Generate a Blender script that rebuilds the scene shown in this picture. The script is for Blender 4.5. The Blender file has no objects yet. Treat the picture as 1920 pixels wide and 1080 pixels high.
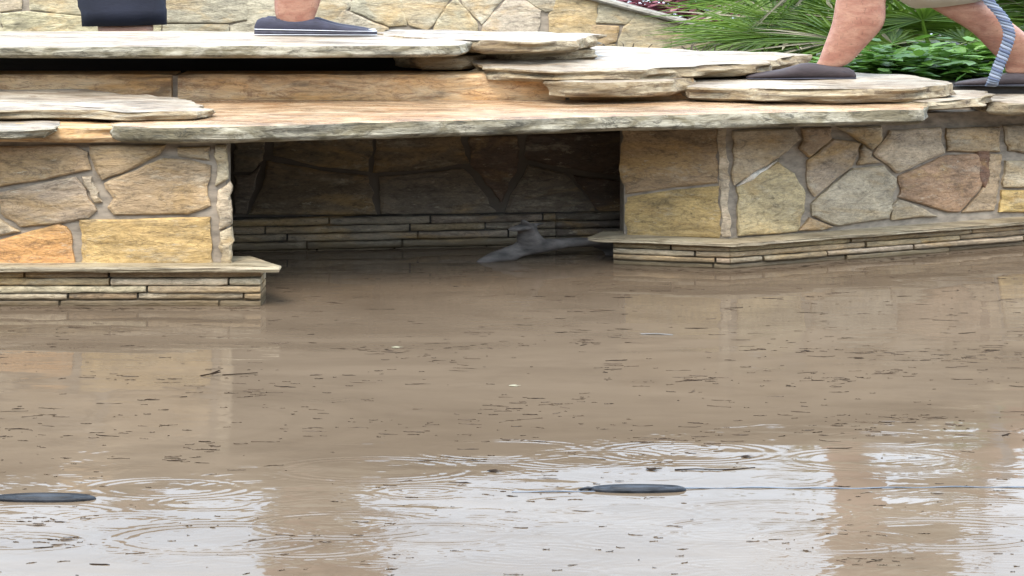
import bpy, bmesh, math, random
import numpy as np
from mathutils import Vector, noise, Matrix

random.seed(7)
rnd = random.Random(11)
SC = bpy.context.scene
COL = SC.collection
F = 2600.0          # focal length in photo pixels
H = 2.4             # camera height above the pool water
W = 3.16            # the place is this much wider than tall things suggest

# ------------------------------------------------------------------ camera
cd = bpy.data.cameras.new('camera')
cam = bpy.data.objects.new('camera', cd); COL.objects.link(cam)
cam.location = (0, 0, H); cam.rotation_euler = (math.radians(90), 0, 0)
cd.sensor_width = 36; cd.lens = F / 1920 * 36
cd.shift_y = -(540 + 120) / 1920
cd.clip_start = 0.1; cd.clip_end = 3000
SC.camera = cam

# ------------------------------------------------------------------ sky and light
SUN_EL, SUN_ROT = 58, 200
wd = bpy.data.worlds.new('World'); SC.world = wd; wd.use_nodes = True
nt = wd.node_tree; nt.nodes.clear()
sky = nt.nodes.new('ShaderNodeTexSky'); sky.sky_type = 'NISHITA'; sky.sun_disc = False
sky.sun_elevation = math.radians(SUN_EL); sky.sun_rotation = math.radians(SUN_ROT)
sky.air_density = 1.5; sky.dust_density = 4.0
tc = nt.nodes.new('ShaderNodeTexCoord')
mp = nt.nodes.new('ShaderNodeMapping'); mp.inputs['Scale'].default_value = (1, 1, 3)
ns = nt.nodes.new('ShaderNodeTexNoise'); ns.inputs['Scale'].default_value = 1.8; ns.inputs['Detail'].default_value = 4
rp = nt.nodes.new('ShaderNodeValToRGB')
rp.color_ramp.elements[0].position = .3; rp.color_ramp.elements[0].color = (7.4, 9.2, 11.4, 1)
rp.color_ramp.elements[1].position = .7; rp.color_ramp.elements[1].color = (8.8, 10.4, 12.4, 1)
mx = nt.nodes.new('ShaderNodeMixRGB'); mx.inputs[0].default_value = .88
bg = nt.nodes.new('ShaderNodeBackground'); bg.inputs['Strength'].default_value = .15
wo = nt.nodes.new('ShaderNodeOutputWorld')
L = nt.links.new
L(tc.outputs['Generated'], mp.inputs[0]); L(mp.outputs[0], ns.inputs['Vector']); L(ns.outputs['Fac'], rp.inputs[0])
L(sky.outputs[0], mx.inputs[1]); L(rp.outputs[0], mx.inputs[2]); L(mx.outputs[0], bg.inputs[0]); L(bg.outputs[0], wo.inputs[0])
sd = bpy.data.lights.new('sun', 'SUN'); sd.energy = 1.3; sd.angle = math.radians(25); sd.color = (1, .88, .72)
sun = bpy.data.objects.new('sun', sd); COL.objects.link(sun)
_el, _az = math.radians(SUN_EL), math.radians(SUN_ROT)
_dir = Vector((math.sin(_az) * math.cos(_el), math.cos(_az) * math.cos(_el), math.sin(_el)))
sun.rotation_euler = _dir.to_track_quat('Z', 'Y').to_euler()
sun.location = (0, 0, 20)
vs = SC.view_settings
vs.view_transform = 'Standard'; vs.look = 'None'; vs.exposure = 1.5; vs.gamma = 1.0; vs.use_curve_mapping = False

# ------------------------------------------------------------------ helpers
def tag(o, label=None, cat=None, group=None, kind=None):
    if label: o['label'] = label
    if cat: o['category'] = cat
    if group: o['group'] = group
    if kind: o['kind'] = kind
    return o

def empty(name, loc, label, cat, group=None):
    o = bpy.data.objects.new(name, None); COL.objects.link(o); o.location = loc
    o.empty_display_size = .1
    return tag(o, label, cat, group)

def mesh_obj(name, verts, faces, mats, parent=None, smooth=False, fmat=None, fcol=None):
    me = bpy.data.meshes.new(name)
    me.from_pydata([tuple(v) for v in verts], [], faces)
    for m in (mats if isinstance(mats, (list, tuple)) else [mats]): me.materials.append(m)
    if fmat is not None: me.polygons.foreach_set('material_index', fmat)
    if smooth: me.polygons.foreach_set('use_smooth', [True] * len(me.polygons))
    if fcol is not None:
        ca = me.color_attributes.new('Col', 'FLOAT_COLOR', 'CORNER')
        data = np.empty((len(me.loops), 4), dtype=np.float32)
        for p in me.polygons:
            c = fcol[p.index]
            data[p.loop_start:p.loop_start + p.loop_total] = (c[0], c[1], c[2], 1)
        ca.data.foreach_set('color', data.ravel())
    me.update()
    o = bpy.data.objects.new(name, me); COL.objects.link(o)
    if parent is not None:
        o.parent = parent
        o.matrix_parent_inverse = Matrix.Translation(-Vector(parent.location))
    return o

class MB:
    def __init__(s): s.v, s.f, s.m, s.c = [], [], [], []
    def add(s, vs, fs, m=0, c=(1, 1, 1)):
        b = len(s.v); s.v += [tuple(v) for v in vs]
        for f in fs: s.f.append(tuple(i + b for i in f)); s.m.append(m); s.c.append(c)
    def build(s, name, mats, parent=None, smooth=False, col=False):
        return mesh_obj(name, s.v, s.f, mats, parent, smooth, s.m, s.c if col else None)

def PX(x, y, d): return Vector(((x - 960) * d / F, d, H - (y + 120) * d / F))
def XD(x, d): return (x - 960) * d / F
def N3(x, y, z, s=0.0): return noise.noise(Vector((x + s, y - s * .7, z + s * .3)))

# ------------------------------------------------------------------ materials
def nmat(name):
    m = bpy.data.materials.new(name); m.use_nodes = True
    nt = m.node_tree; return m, nt, nt.nodes['Principled BSDF']
def tex_coord(nt, scale):
    tc = nt.nodes.new('ShaderNodeTexCoord'); mp = nt.nodes.new('ShaderNodeMapping')
    mp.inputs['Scale'].default_value = scale
    nt.links.new(tc.outputs['Object'], mp.inputs[0]); return mp.outputs[0]
def nz(nt, vec, scale, detail=5, rough=.6, dist=0):
    n = nt.nodes.new('ShaderNodeTexNoise'); n.inputs['Scale'].default_value = scale
    n.inputs['Detail'].default_value = detail; n.inputs['Roughness'].default_value = rough
    n.inputs['Distortion'].default_value = dist
    nt.links.new(vec, n.inputs['Vector']); return n.outputs['Fac']
def ramp(nt, fac, stops):
    r = nt.nodes.new('ShaderNodeValToRGB'); cr = r.color_ramp
    while len(cr.elements) < len(stops): cr.elements.new(.5)
    for e, (p, c) in zip(cr.elements, stops):
        e.position = p; e.color = (c, c, c, 1) if isinstance(c, (int, float)) else (*c, 1)
    nt.links.new(fac, r.inputs[0]); return r.outputs[0]
def mixc(nt, fac, a, b, mode='MIX'):
    m = nt.nodes.new('ShaderNodeMixRGB'); m.blend_type = mode
    for i, v in ((0, fac), (1, a), (2, b)):
        if hasattr(v, 'is_linked') or hasattr(v, 'links'): nt.links.new(v, m.inputs[i])
        elif i == 0: m.inputs[0].default_value = v
        else: m.inputs[i].default_value = (*v, 1) if len(v) == 3 else v
    return m.outputs[0]
def bump(nt, bs, h, strength, dist, prev=None):
    b = nt.nodes.new('ShaderNodeBump'); b.inputs['Strength'].default_value = strength; b.inputs['Distance'].default_value = dist
    nt.links.new(h, b.inputs['Height'])
    if prev is not None: nt.links.new(prev, b.inputs['Normal'])
    nt.links.new(b.outputs[0], bs.inputs['Normal']); return b.outputs[0]

def mat_facing(name, gain=1.0, rough=.55, mudline=False):
    """flagstone facing: own colour per stone from attribute Col, mottled, pitted, streaked"""
    m, nt, bs = nmat(name)
    at = nt.nodes.new('ShaderNodeAttribute'); at.attribute_name = 'Col'
    v = tex_coord(nt, (1 / W, 1, 1))
    big = ramp(nt, nz(nt, v, 4.0, 6, .7, 1.0), [(.32, .66), (.5, 1.0), (.66, 1.35)])
    c = mixc(nt, 1.0, at.outputs['Color'], big, 'MULTIPLY')
    rust = ramp(nt, nz(nt, v, 3.1, 4, .6, 1.2), [(.50, 0.0), (.68, .7)])
    c = mixc(nt, rust, c, (.42 * gain, .255 * gain, .085 * gain))
    pale = ramp(nt, nz(nt, v, 9, 6, .75, .3), [(.55, 0.0), (.72, .6)])
    c = mixc(nt, pale, c, (.46 * gain, .40 * gain, .29 * gain))
    grime = ramp(nt, nz(nt, v, 14, 8, .8, .8), [(.32, .35), (.48, 1.0)])
    c = mixc(nt, 1.0, c, grime, 'MULTIPLY')
    gr = ramp(nt, nz(nt, v, 70, 4, .8), [(.35, .72), (.6, 1.12)])
    c = mixc(nt, 1.0, c, gr, 'MULTIPLY')
    chips = ramp(nt, nz(nt, tex_coord(nt, (.8, 4, 4)), 7, 8, .8, .2), [(.60, 0.0), (.63, .55)])
    c = mixc(nt, chips, c, (.50 * gain, .43 * gain, .31 * gain))
    specks = ramp(nt, nz(nt, tex_coord(nt, (1, 4, 4)), 11, 6, .7, .1), [(.31, .8), (.34, 0.0)])
    c = mixc(nt, specks, c, (.10, .065, .035))
    vo = nt.nodes.new('ShaderNodeTexVoronoi'); vo.inputs['Scale'].default_value = 34
    nt.links.new(v, vo.inputs['Vector'])
    pits = ramp(nt, vo.outputs['Distance'], [(.05, .32), (.13, 1.0)])
    pm = ramp(nt, nz(nt, v, 8, 2), [(.5, 0.0), (.62, .9)])
    c = mixc(nt, pm, c, mixc(nt, 1.0, c, pits, 'MULTIPLY'))
    v2 = tex_coord(nt, (1.6, 6, 6))
    cr = ramp(nt, nz(nt, v2, 1.3, 7, .62, 1.6), [(.485, 1.0), (.5, .55), (.515, 1.0)])
    c = mixc(nt, .75, c, mixc(nt, 1.0, c, cr, 'MULTIPLY'))
    if mudline:      # mud and algae stain a hand's breadth above the water
        gx = nt.nodes.new('ShaderNodeNewGeometry'); sx = nt.nodes.new('ShaderNodeSeparateXYZ'); nt.links.new(gx.outputs['Position'], sx.inputs[0])
        ma = nt.nodes.new('ShaderNodeMath'); ma.operation = 'MULTIPLY_ADD'; ma.inputs[1].default_value = .10; nt.links.new(nz(nt, v, 11, 4), ma.inputs[0]); nt.links.new(sx.outputs['Z'], ma.inputs[2])
        c = mixc(nt, ramp(nt, ma.outputs[0], [(.085, .85), (.13, 0.0)]), c, (.10, .07, .035))
    nt.links.new(c, bs.inputs['Base Color'])
    r = ramp(nt, nz(nt, v, 12, 4), [(.3, rough - .18), (.7, rough + .2)])
    nt.links.new(r, bs.inputs['Roughness'])
    b = bump(nt, bs, nz(nt, v, 3.5, 3, .5, .4), .8, .06)
    b = bump(nt, bs, nz(nt, v, 18, 10, .72, .5), .7, .025, b)
    b = bump(nt, bs, pits, .5, .012, b)
    b = bump(nt, bs, cr, .35, .006, b)
    return m

def mat_slab(name, base, tint, dark, rough=.4, bumpd=.02, streak=(.5, 3, 8), ts=3.0, tw=.15):
    m, nt, bs = nmat(name)
    v = tex_coord(nt, (1 / W, 1, 1))
    c = mixc(nt, ramp(nt, nz(nt, v, ts, 8, .65, .8), [(.5 - tw, 0.0), (.5 + tw, 1.0)]), base, tint)
    vs = tex_coord(nt, streak)
    st = ramp(nt, nz(nt, vs, 2.2, 10, .75, .7), [(.36, .38), (.5, 1.0), (.68, 1.35)])
    c = mixc(nt, 1.0, c, st, 'MULTIPLY')
    dk = ramp(nt, nz(nt, v, 20, 10, .85, .8), [(.50, 0.0), (.60, .85)])
    c = mixc(nt, dk, c, dark)
    nt.links.new(c, bs.inputs['Base Color'])
    nt.links.new(ramp(nt, nz(nt, v, 7, 5), [(.3, rough - .15), (.7, rough + .25)]), bs.inputs['Roughness'])
    b = bump(nt, bs, nz(nt, v, 22, 10, .75, .4), .6, bumpd)
    bump(nt, bs, nz(nt, vs, 4, 6, .7, .3), .5, bumpd * .6, b)
    return m

def mat_plain(name, c, rough=.6, var=.25, scale=8, spec=None):
    m, nt, bs = nmat(name)
    v = tex_coord(nt, (1 / W, 1, 1))
    k = ramp(nt, nz(nt, v, scale, 5), [(.3, 1 - var), (.7, 1 + var)])
    nt.links.new(mixc(nt, 1.0, c, k, 'MULTIPLY'), bs.inputs['Base Color'])
    bs.inputs['Roughness'].default_value = rough
    if spec is not None: bs.inputs['Specular IOR Level'].default_value = spec
    bump(nt, bs, nz(nt, v, scale * 6, 4), .35, .006)
    return m

def mat_leaf(name, a, b, rough=.4, scale=6):
    m, nt, bs = nmat(name)
    v = tex_coord(nt, (1 / W, 1, 1))
    gi = nt.nodes.new('ShaderNodeNewGeometry')
    f = ramp(nt, gi.outputs['Random Per Island'], [(0, 0.0), (1, 1.0)])
    c = mixc(nt, f, a, b)
    c = mixc(nt, 1.0, c, ramp(nt, nz(nt, v, scale, 3), [(.3, .7), (.7, 1.25)]), 'MULTIPLY')
    nt.links.new(c, bs.inputs['Base Color']); bs.inputs['Roughness'].default_value = rough
    # leaf lets some light through
    tr = nt.nodes.new('ShaderNodeBsdfTranslucent'); ms = nt.nodes.new('ShaderNodeMixShader'); ms.inputs[0].default_value = .3
    nt.links.new(c, tr.inputs['Color']); nt.links.new(bs.outputs[0], ms.inputs[1]); nt.links.new(tr.outputs[0], ms.inputs[2])
    nt.links.new(ms.outputs[0], nt.nodes['Material Output'].inputs['Surface'])
    return m

M_face = mat_facing('flagstone facing')
M_mortar = mat_plain('grey mortar', (.26, .212, .158), .85, .4, 22)
M_top = mat_slab('worn pale sandstone', (.26, .20, .14), (.38, .32, .24), (.14, .09, .05), .5, .03, (.8, 3, 5), 6.0, .09)
M_topo = mat_slab('wet orange sandstone', (.32, .18, .09), (.44, .31, .19), (.14, .08, .045), .25, .02, (.7, 3, 5), 5.0, .09)
M_edge = mat_slab('lichened broken edge', (.175, .145, .085), (.36, .32, .235), (.05, .043, .028), .7, .045, (.7, 3, 5), 9.0, .07)
M_edgew = mat_slab('warm broken edge', (.23, .16, .08), (.38, .31, .20), (.09, .055, .03), .65, .045, (.6, 3, 9), 7.0, .09)
M_riser = mat_slab('orange riser stone', (.50, .275, .10), (.55, .38, .21), (.22, .11, .045), .5, .025, (.8, 3, 5), 6.0, .1)
M_course = mat_facing('thin course stone', 1.0, .6, True)
M_ledge = mat_slab('pale ledge stone', (.30, .235, .15), (.35, .29, .19), (.13, .095, .05), .5, .012)
M_soil = mat_plain('dark wet soil', (.028, .022, .016), .8, .5, 6)

# water: muddy, smooth, reflective
M_water, nt, bs = nmat('muddy rain water')
v = tex_coord(nt, (1 / W, 1, 1))
c = mixc(nt, ramp(nt, nz(nt, v, .9, 7, .6, 2.2), [(.35, 0.0), (.65, 1.0)]), (.098, .070, .046), (.128, .093, .062))
c = mixc(nt, ramp(nt, nz(nt, v, 5, 6, .7), [(.5, 0.0), (.75, .35)]), c, (.055, .038, .025))
L = nt.links.new
L(c, bs.inputs['Base Color']); bs.inputs['Roughness'].default_value = .03; bs.inputs['IOR'].default_value = 1.33
bump(nt, bs, nz(nt, v, 14, 3, .5, .3), .05, .01)

# ------------------------------------------------------------------ stone building tools
def plane_hit(x, y, A, B, off=0.0):
    """photo ray onto the vertical plane through plan points A, B; off moves it towards the camera"""
    n = Vector((-(B[1] - A[1]), B[0] - A[0])).normalized()
    if n.y > 0: n = -n
    A = Vector((A[0], A[1])) + n * off
    u = (x - 960) / F
    t = n.dot(A) / (n.x * u + n.y)
    return Vector((u * t, t, H - (y + 120) * t / F)), Vector((n.x, n.y, 0))

def resample(pts, step, closed=True):
    out = []
    n = len(pts)
    for i in range(n if closed else n - 1):
        a, b = pts[i], pts[(i + 1) % n]
        dx = Vector(((b.x - a.x) / W, b.y - a.y, b.z - a.z)).length
        k = max(1, int(dx / step))
        for j in range(k): out.append(a.lerp(b, j / k))
    return out

def add_stone(mb, pts, nrm, h, col, seed, jit=.006, mat=0):
    """one facing stone: irregular outline, rounded broken edge, slightly domed face"""
    pts = resample(pts, .03)
    c = sum(pts, Vector()) / len(pts)
    along = Vector((0, 0, 1)).cross(nrm)
    P = []
    for p in pts:
        a = N3(p.x * 6, p.z * 18, 0, seed); b = N3(p.x * 6, p.z * 18, 5, seed)
        P.append(p + along * a * jit * W * 1.3 + Vector((0, 0, 1)) * b * jit * 1.4)
    n = len(P)
    rings = [(0.0, -.004), (0.0, h * .55), (.010, h * .9), (.028, h)]
    base = []
    R = []
    for ins, hh in rings:
        r = []
        for p in P:
            dv = c - p
            nat = Vector((dv.x / W, dv.y, dv.z)); l = max(nat.length, 1e-4)
            r.append(p + dv * min(ins / l, .5) + nrm * (hh + (.004 * N3(p.x * 4, p.z * 12, 2, seed) if hh > 0 else 0)))
        R.append(r)
    vs = [v for r in R for v in r]
    fs = []
    for k in range(len(R) - 1):
        for i in range(n):
            j = (i + 1) % n
            fs.append((k * n + i, k * n + j, (k + 1) * n + j, (k + 1) * n + i))
    fs.append(tuple(range((len(R) - 1) * n, len(R) * n)))
    mb.add(vs, fs, mat, col)

def jit_col(c, a=.08):
    k = 1 + rnd.uniform(-a, a)
    return tuple(max(.01, x * k * (1 + rnd.uniform(-.03, .03))) for x in c)

TAN = (.36, .25, .135); YEL = (.48, .32, .12); ORG = (.47, .24, .085); GRY = (.40, .305, .20); PAL = (.46, .36, .235); BRN = (.31, .185, .105); CRM = (.40, .34, .225)

def facing(mb, A, B, polys, h=.02, mat=0, grow=0):
    for k, (col, pts) in enumerate(polys):
        P = []
        cx = sum(q[0] for q in pts) / len(pts); cy = sum(q[1] for q in pts) / len(pts)
        for x, y in pts:
            l = math.hypot(x - cx, y - cy) + 1e-6
            x, y = x + grow * 1.5 * (x - cx) / l, y + grow * (y - cy) / l
            p, n = plane_hit(x, y, A, B); P.append(p)
        add_stone(mb, P, n, h * rnd.uniform(.8, 1.3), jit_col(col), k * 7.3 + A[0], mat=mat)

def paving(mb, A, B, z0, z1, cw, ch, cols, h=.02, gap=.012, ztop=None):
    """random flagstones over the rest of a wall, between plan points A and B"""
    A = Vector((A[0], A[1], 0)); B = Vector((B[0], B[1], 0)); L_ = (B - A).length; dr = (B - A) / L_
    n = Vector((dr.y, -dr.x, 0))
    if n.y > 0: n = -n
    nx, ny = max(1, round(L_ / cw)), max(1, round((z1 - z0) / ch))
    g = {}
    for i in range(nx + 1):
        for j in range(ny + 1):
            jx = 0 if i in (0, nx) else rnd.uniform(-.33, .33); jz = 0 if j in (0, ny) else rnd.uniform(-.33, .33)
            g[i, j] = ((i + jx) * L_ / nx, z0 + (j + jz) * (z1 - z0) / ny)
    for i in range(nx):
        for j in range(ny):
            q = [g[i, j], g[i + 1, j], g[i + 1, j + 1], g[i, j + 1]]
            # cut corners so joints meet at odd angles
            if rnd.random() < .5:
                k = rnd.randrange(4); a, b = q[k], q[(k + 1) % 4]
                m = ((a[0] + b[0]) / 2 + rnd.uniform(-.1, .1) * cw, (a[1] + b[1]) / 2 + rnd.uniform(-.12, .12) * ch); q.insert(k + 1, m)
            cx = sum(a for a, _ in q) / len(q); cz = sum(b for _, b in q) / len(q)
            if ztop and cz > ztop(A + dr * cx): continue
            P = []
            for s, z in q:
                l = max(math.hypot((s - cx) / W, z - cz), .01); k = 1 - gap / l
                p = A + dr * (cx + (s - cx) * k); zz = cz + (z - cz) * k
                if ztop: zz = min(zz, ztop(p) - .01)
                P.append(Vector((p.x, p.y, zz)))
            add_stone(mb, P, n, h * rnd.uniform(.8, 1.3), jit_col(rnd.choice(cols), .15), rnd.uniform(0, 90))

def prism(mb, plan, z0, z1, mat=0, c=(1, 1, 1)):
    n = len(plan)
    zt = z1 if isinstance(z1, (list, tuple)) else [z1] * n
    vs = [(x, y, z0) for x, y in plan] + [(x, y, z) for (x, y), z in zip(plan, zt)]
    fs = [(i, (i + 1) % n, n + (i + 1) % n, n + i) for i in range(n)] + [tuple(range(n))[::-1], tuple(range(n, 2 * n))]
    mb.add(vs, fs, mat, c)

def rock_slab(name, outline, zt, zb, mats, label, cat='stone slab', group=None, seed=0.0, rag=.022, strata=.02, tilt=(0, 0), under=.03, topn=.006, parent=None):
    """flat natural stone: ragged outline in plan, layered broken edge, worn top. outline = [(photo x, distance)]"""
    pts = [Vector((XD(x, d), d, 0)) for x, d in outline]
    pts = resample(pts, .022)
    c = sum(pts, Vector()) / len(pts)
    area = sum(pts[i].x * pts[(i + 1) % len(pts)].y - pts[(i + 1) % len(pts)].x * pts[i].y for i in range(len(pts)))
    if area < 0: pts.reverse()
    n = len(pts)
    nr = []
    for i in range(n):
        t = pts[(i + 1) % n] - pts[i - 1]; q = Vector((t.y, -t.x / W / W, 0)); q = Vector((t.y / 1.0, -t.x, 0)).normalized()
        nr.append(q)
    T = zt - zb
    lv = [(0, -1, .0)]
    for k in range(6): lv.append((1 - (k + .6) / 6, k, k))
    def push(p, q, dist): return p + Vector((q.x * dist * W * .6, q.y * dist, 0))
    def zsurf(p): return zt + tilt[0] * (p.x - c.x) + tilt[1] * (p.y - c.y) + topn * 2 * N3(p.x * .8, p.y * 3, 0, seed) + topn * N3(p.x * 3, p.y * 9, 1, seed)
    rings = []
    # bottom to top
    levels = [0.0, .10, .28, .32, .55, .60, .82, .93]
    for li, f in enumerate(levels):
        r = []
        for p, q in zip(pts, nr):
            base = rag * (N3(p.x * 1.5, p.y * 4, 0, seed) + .6 * N3(p.x * 5, p.y * 14, 0, seed + 3))
            lay = 1.25 * strata * N3(p.x * 2.2, p.y * 7, li // 2 * 3.1, seed + 9) + .004 * N3(p.x * 14, p.y * 40, li * 2.0, seed)
            d = base + lay
            if li == 0: d -= under
            if li == 1: d -= under * .4
            if li == len(levels) - 1: d -= .004
            pp = push(p, q, d)
            pp.z = zb + (zsurf(p) - zb) * f + .004 * N3(p.x * 4, p.y * 10, li, seed)
            r.append(pp)
        rings.append(r)
    for ins in (.016, .045):
        r = []
        for p, q in zip(pts, nr):
            base = rag * (N3(p.x * 1.5, p.y * 4, 0, seed) + .6 * N3(p.x * 5, p.y * 14, 0, seed + 3))
            pp = push(p, q, base - ins); pp.z = zsurf(pp) - (.006 if ins < .02 else 0); r.append(pp)
        rings.append(r)
    ctop = rings[-1]
    cc = sum(ctop, Vector()) / n
    for t in (.12, .25, .4, .55, .7, .85):
        r = []
        for p in ctop:
            pp = p.lerp(cc, t); pp.z = zsurf(pp); r.append(pp)
        rings.append(r)
    V = [v for r in rings for v in r]; Fc = []; Mi = []
    for k in range(len(rings) - 1):
        for i in range(n):
            j = (i + 1) % n
            Fc.append((k * n + i, k * n + j, (k + 1) * n + j, (k + 1) * n + i)); Mi.append(0 if k >= len(levels) - 1 else 1)
    Fc.append(tuple(range((len(rings) - 1) * n, len(rings) * n))); Mi.append(0)
    Fc.append(tuple(range(n))[::-1]); Mi.append(1)
    o = mesh_obj(name, V, Fc, mats, parent, True, Mi)
    o.data.set_sharp_from_angle(angle=math.radians(38)) if hasattr(o.data, 'set_sharp_from_angle') else None
    if parent is None: tag(o, label, cat, group)
    return o

def courses(mb, path, z0, z1, rows, depth, cols, seg=(.22, .75), lean=0.0):
    """thin long stones laid dry in rows along a plan polyline (front line), body behind it"""
    rh = (z1 - z0) / rows
    for k in range(rows):
        za = z0 + k * rh + rh * .10; zb = z0 + (k + 1) * rh - rh * .08
        out = rnd.uniform(-.012, .012) + (lean * k)
        for a, b in zip(path[:-1], path[1:]):
            A = Vector((a[0], a[1], 0)); B = Vector((b[0], b[1], 0)); L_ = (B - A).length; dr = (B - A) / L_
            n = Vector((dr.y, -dr.x, 0))
            s = -rnd.uniform(0, .3)
            while s < L_:
                e = s + rnd.uniform(*seg)
                s0, s1 = max(s, 0) + .008, min(e, L_) - .008
                if min(e, L_) >= L_ - .1: s1 = L_ + .0; e = L_ + 1
                if s1 - s0 > .03:
                    o = out + rnd.uniform(-.010, .010); col = jit_col(rnd.choice(cols), .22)
                    m = max(2, int((s1 - s0) / .05)); vs = []; fs = []
                    for i in range(m + 1):
                        p = A + dr * (s0 + (s1 - s0) * i / m)
                        w = .005 * N3(p.x * 7, k * 3.3, 0, seed_c := p.y); e_ = .010 if i in (0, m) else 0
                        jz = rh * .10 * N3(p.x * 6, k * 2.1, 4); jz2 = rh * .10 * N3(p.x * 6, k * 2.1, 9)
                        vs += [(*(p - n * depth).xy, za + jz), (*(p + n * (o + w - e_ * .6 - .006)).xy, za + jz), (*(p + n * (o + w - e_ * .3)).xy, za + rh * .22 + jz),
                               (*(p + n * (o + w - e_ * .3)).xy, zb - rh * .2 + jz2), (*(p + n * (o + w - e_ * .6 - .006)).xy, zb + jz2), (*(p - n * depth).xy, zb + jz2)]
                    for i in range(m):
                        for q in range(5): fs.append((i * 6 + q, (i + 1) * 6 + q, (i + 1) * 6 + q + 1, i * 6 + q + 1))
                    fs += [(0, 1, 2, 3, 4, 5), tuple(m * 6 + t for t in (5, 4, 3, 2, 1, 0))]
                    mb.add(vs, fs, 0, col)
                s = e

# ------------------------------------------------------------------ setting: water, ground
def water():
    rows = [2.0]
    while rows[-1] < 11.6:
        d = rows[-1]; rows.append(d + (.03 if d < 4.9 else .0062 if d < 7.2 else .010 if d < 8.6 else .02))
    ys = np.array(rows); xs = np.concatenate([np.linspace(-14, -3.4, 60, endpoint=False), np.arange(-3.4, 3.4, .017), np.linspace(3.4, 14, 60)])
    X, Y = np.meshgrid(xs / W, ys)
    Z = np.zeros_like(X)
    r = random.Random(5)
    for _ in range(26):      # faint long swell from many directions
        a = r.uniform(0, 6.283); lam = r.uniform(.035, .35); k = 6.283 / lam
        Z += (.0040 / k) * r.uniform(.5, 1.4) * np.sin(k * (X * math.cos(a) + Y * math.sin(a)) + r.uniform(0, 6.3))
    drops = [(580, 1025, .085, 3.0), (1180, 966, .10, 1.2), (455, 803, .05, .6), (270, 858, .1, .9), (470, 838, .08, .8), (1640, 862, .12, 1.5), (790, 923, .06, 1.6),
             (1040, 990, .05, 1.2), (1400, 993, .1, 1.6), (235, 978, .07, 1.5), (1120, 858, .1, 1.0), (1860, 955, .09, 2.2), (1570, 1015, .10, 2.4), (820, 1000, .09, 2),
             (640, 985, .12, 2.2), (410, 1010, .13, 2.4), (1330, 1010, .07, 1.4), (60, 965, .1, 1.4), (1240, 1000, .04, 1), (1480, 900, .05, 1.2), (1760, 1000, .13, 2),
             (700, 880, .13, 2), (320, 915, .1, 1.4), (940, 845, .12, 1.4), (30, 1015, .08, 1.6), (1450, 960, .11, 1.5), (1000, 1040, .09, 1.2), (1290, 848, .12, 1.2)]
    lst = []
    for x, y, R, a in drops:
        d = H * F / (y + 120); lst.append((XD(x, d) / W, d, R, a * 1.5))
    for _ in range(420):
        y = r.uniform(600, 1130) if r.random() < .75 else r.uniform(880, 1130)
        d = H * F / (y + 120); x = r.uniform(-60, 1980)
        lst.append((XD(x, d) / W, d, r.choice([.012, .018, .025, .035, .05, .08]) * r.uniform(.8, 1.2), r.uniform(.3, 1.5)))
    for _ in range(380):     # small dimples of fine rain
        y = r.uniform(560, 1130); d = H * F / (y + 120); x = r.uniform(-60, 1980)
        lst.append((XD(x, d) / W, d, r.uniform(.004, .012), r.uniform(.6, 1.8)))
    for cx, cy, R, a in lst:
        lam = .017 + .06 * R; k = 6.283 / max(lam, .019)
        ix = np.where(np.abs(xs / W - cx) < R + .08)[0]; iy = np.where(np.abs(ys - cy) < R + .08)[0]
        if len(ix) < 2 or len(iy) < 2: continue
        s = np.s_[iy[0]:iy[-1] + 1, ix[0]:ix[-1] + 1]
        rr = np.hypot(X[s] - cx, Y[s] - cy)
        wv = lam * 1.1
        slope = .075 * a
        Z[s] += slope / k * np.cos(k * (rr - R)) * np.exp(-((rr - R) / wv) ** 2) * (.7 + .3 * np.sin(np.arctan2(Y[s] - cy, X[s] - cx) * 2 + cx * 9))
    ny, nx = X.shape
    co = np.stack([X * W, Y, Z], -1).reshape(-1, 3).astype(np.float32)
    idx = np.arange(ny * nx).reshape(ny, nx)
    q = np.stack([idx[:-1, :-1], idx[:-1, 1:], idx[1:, 1:], idx[1:, :-1]], -1).reshape(-1, 4)
    me = bpy.data.meshes.new('water'); me.vertices.add(len(co)); me.vertices.foreach_set('co', co.ravel())
    me.loops.add(q.size); me.loops.foreach_set('vertex_index', q.ravel().astype(np.int32))
    me.polygons.add(len(q)); me.polygons.foreach_set('loop_start', np.arange(0, q.size, 4, dtype=np.int32))
    me.polygons.foreach_set('use_smooth', np.ones(len(q), dtype=bool))
    me.materials.append(M_water); me.update(calc_edges=True)
    o = bpy.data.objects.new('water', me); COL.objects.link(o); tag(o, kind='structure')
water()

gm = mat_plain('planted ground', (.10, .085, .055), .8, .4, 2)
mb = MB()   # raised ground behind the pool, reaching to the horizon, and round the pool sides
prism(mb, [(-14.0, 11.55), (14, 11.55), (1200, 60), (1200, 2400), (-1200, 2400), (-1200, 60)], -.2, 1.05)
prism(mb, [(-1200, -1200), (1200, -1200), (1200, 1.9), (-1200, 1.9)], -.3, .10)
prism(mb, [(-1200, 1.9), (-14, 1.9), (-14, 11.55), (-1200, 60)], -.3, .10)
prism(mb, [(14, 1.9), (1200, 1.9), (1200, 60), (14, 11.55)], -.3, .10)
tag(mb.build('ground', [gm]), kind='structure')
pm = mat_plain('wet pale paving', (.50, .52, .55), .3, .15, 1)
mb = MB(); prism(mb, [(-40, 19.0), (60, 19.0), (160, 70), (-120, 70)], 1.02, 1.054)
tag(mb.build('path', [pm]), kind='structure')
mb = MB()
_pl = [(1480, 10.95), (1700, 10.85), (1960, 10.95), (2700, 11.3), (2700, 13.9), (1300, 13.9), (1330, 12.2)]
prism(mb, [(XD(x, d), d) for x, d in _pl], .6, 1.215)
tag(mb.build('planting_bed', [M_soil]), kind='structure')

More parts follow.
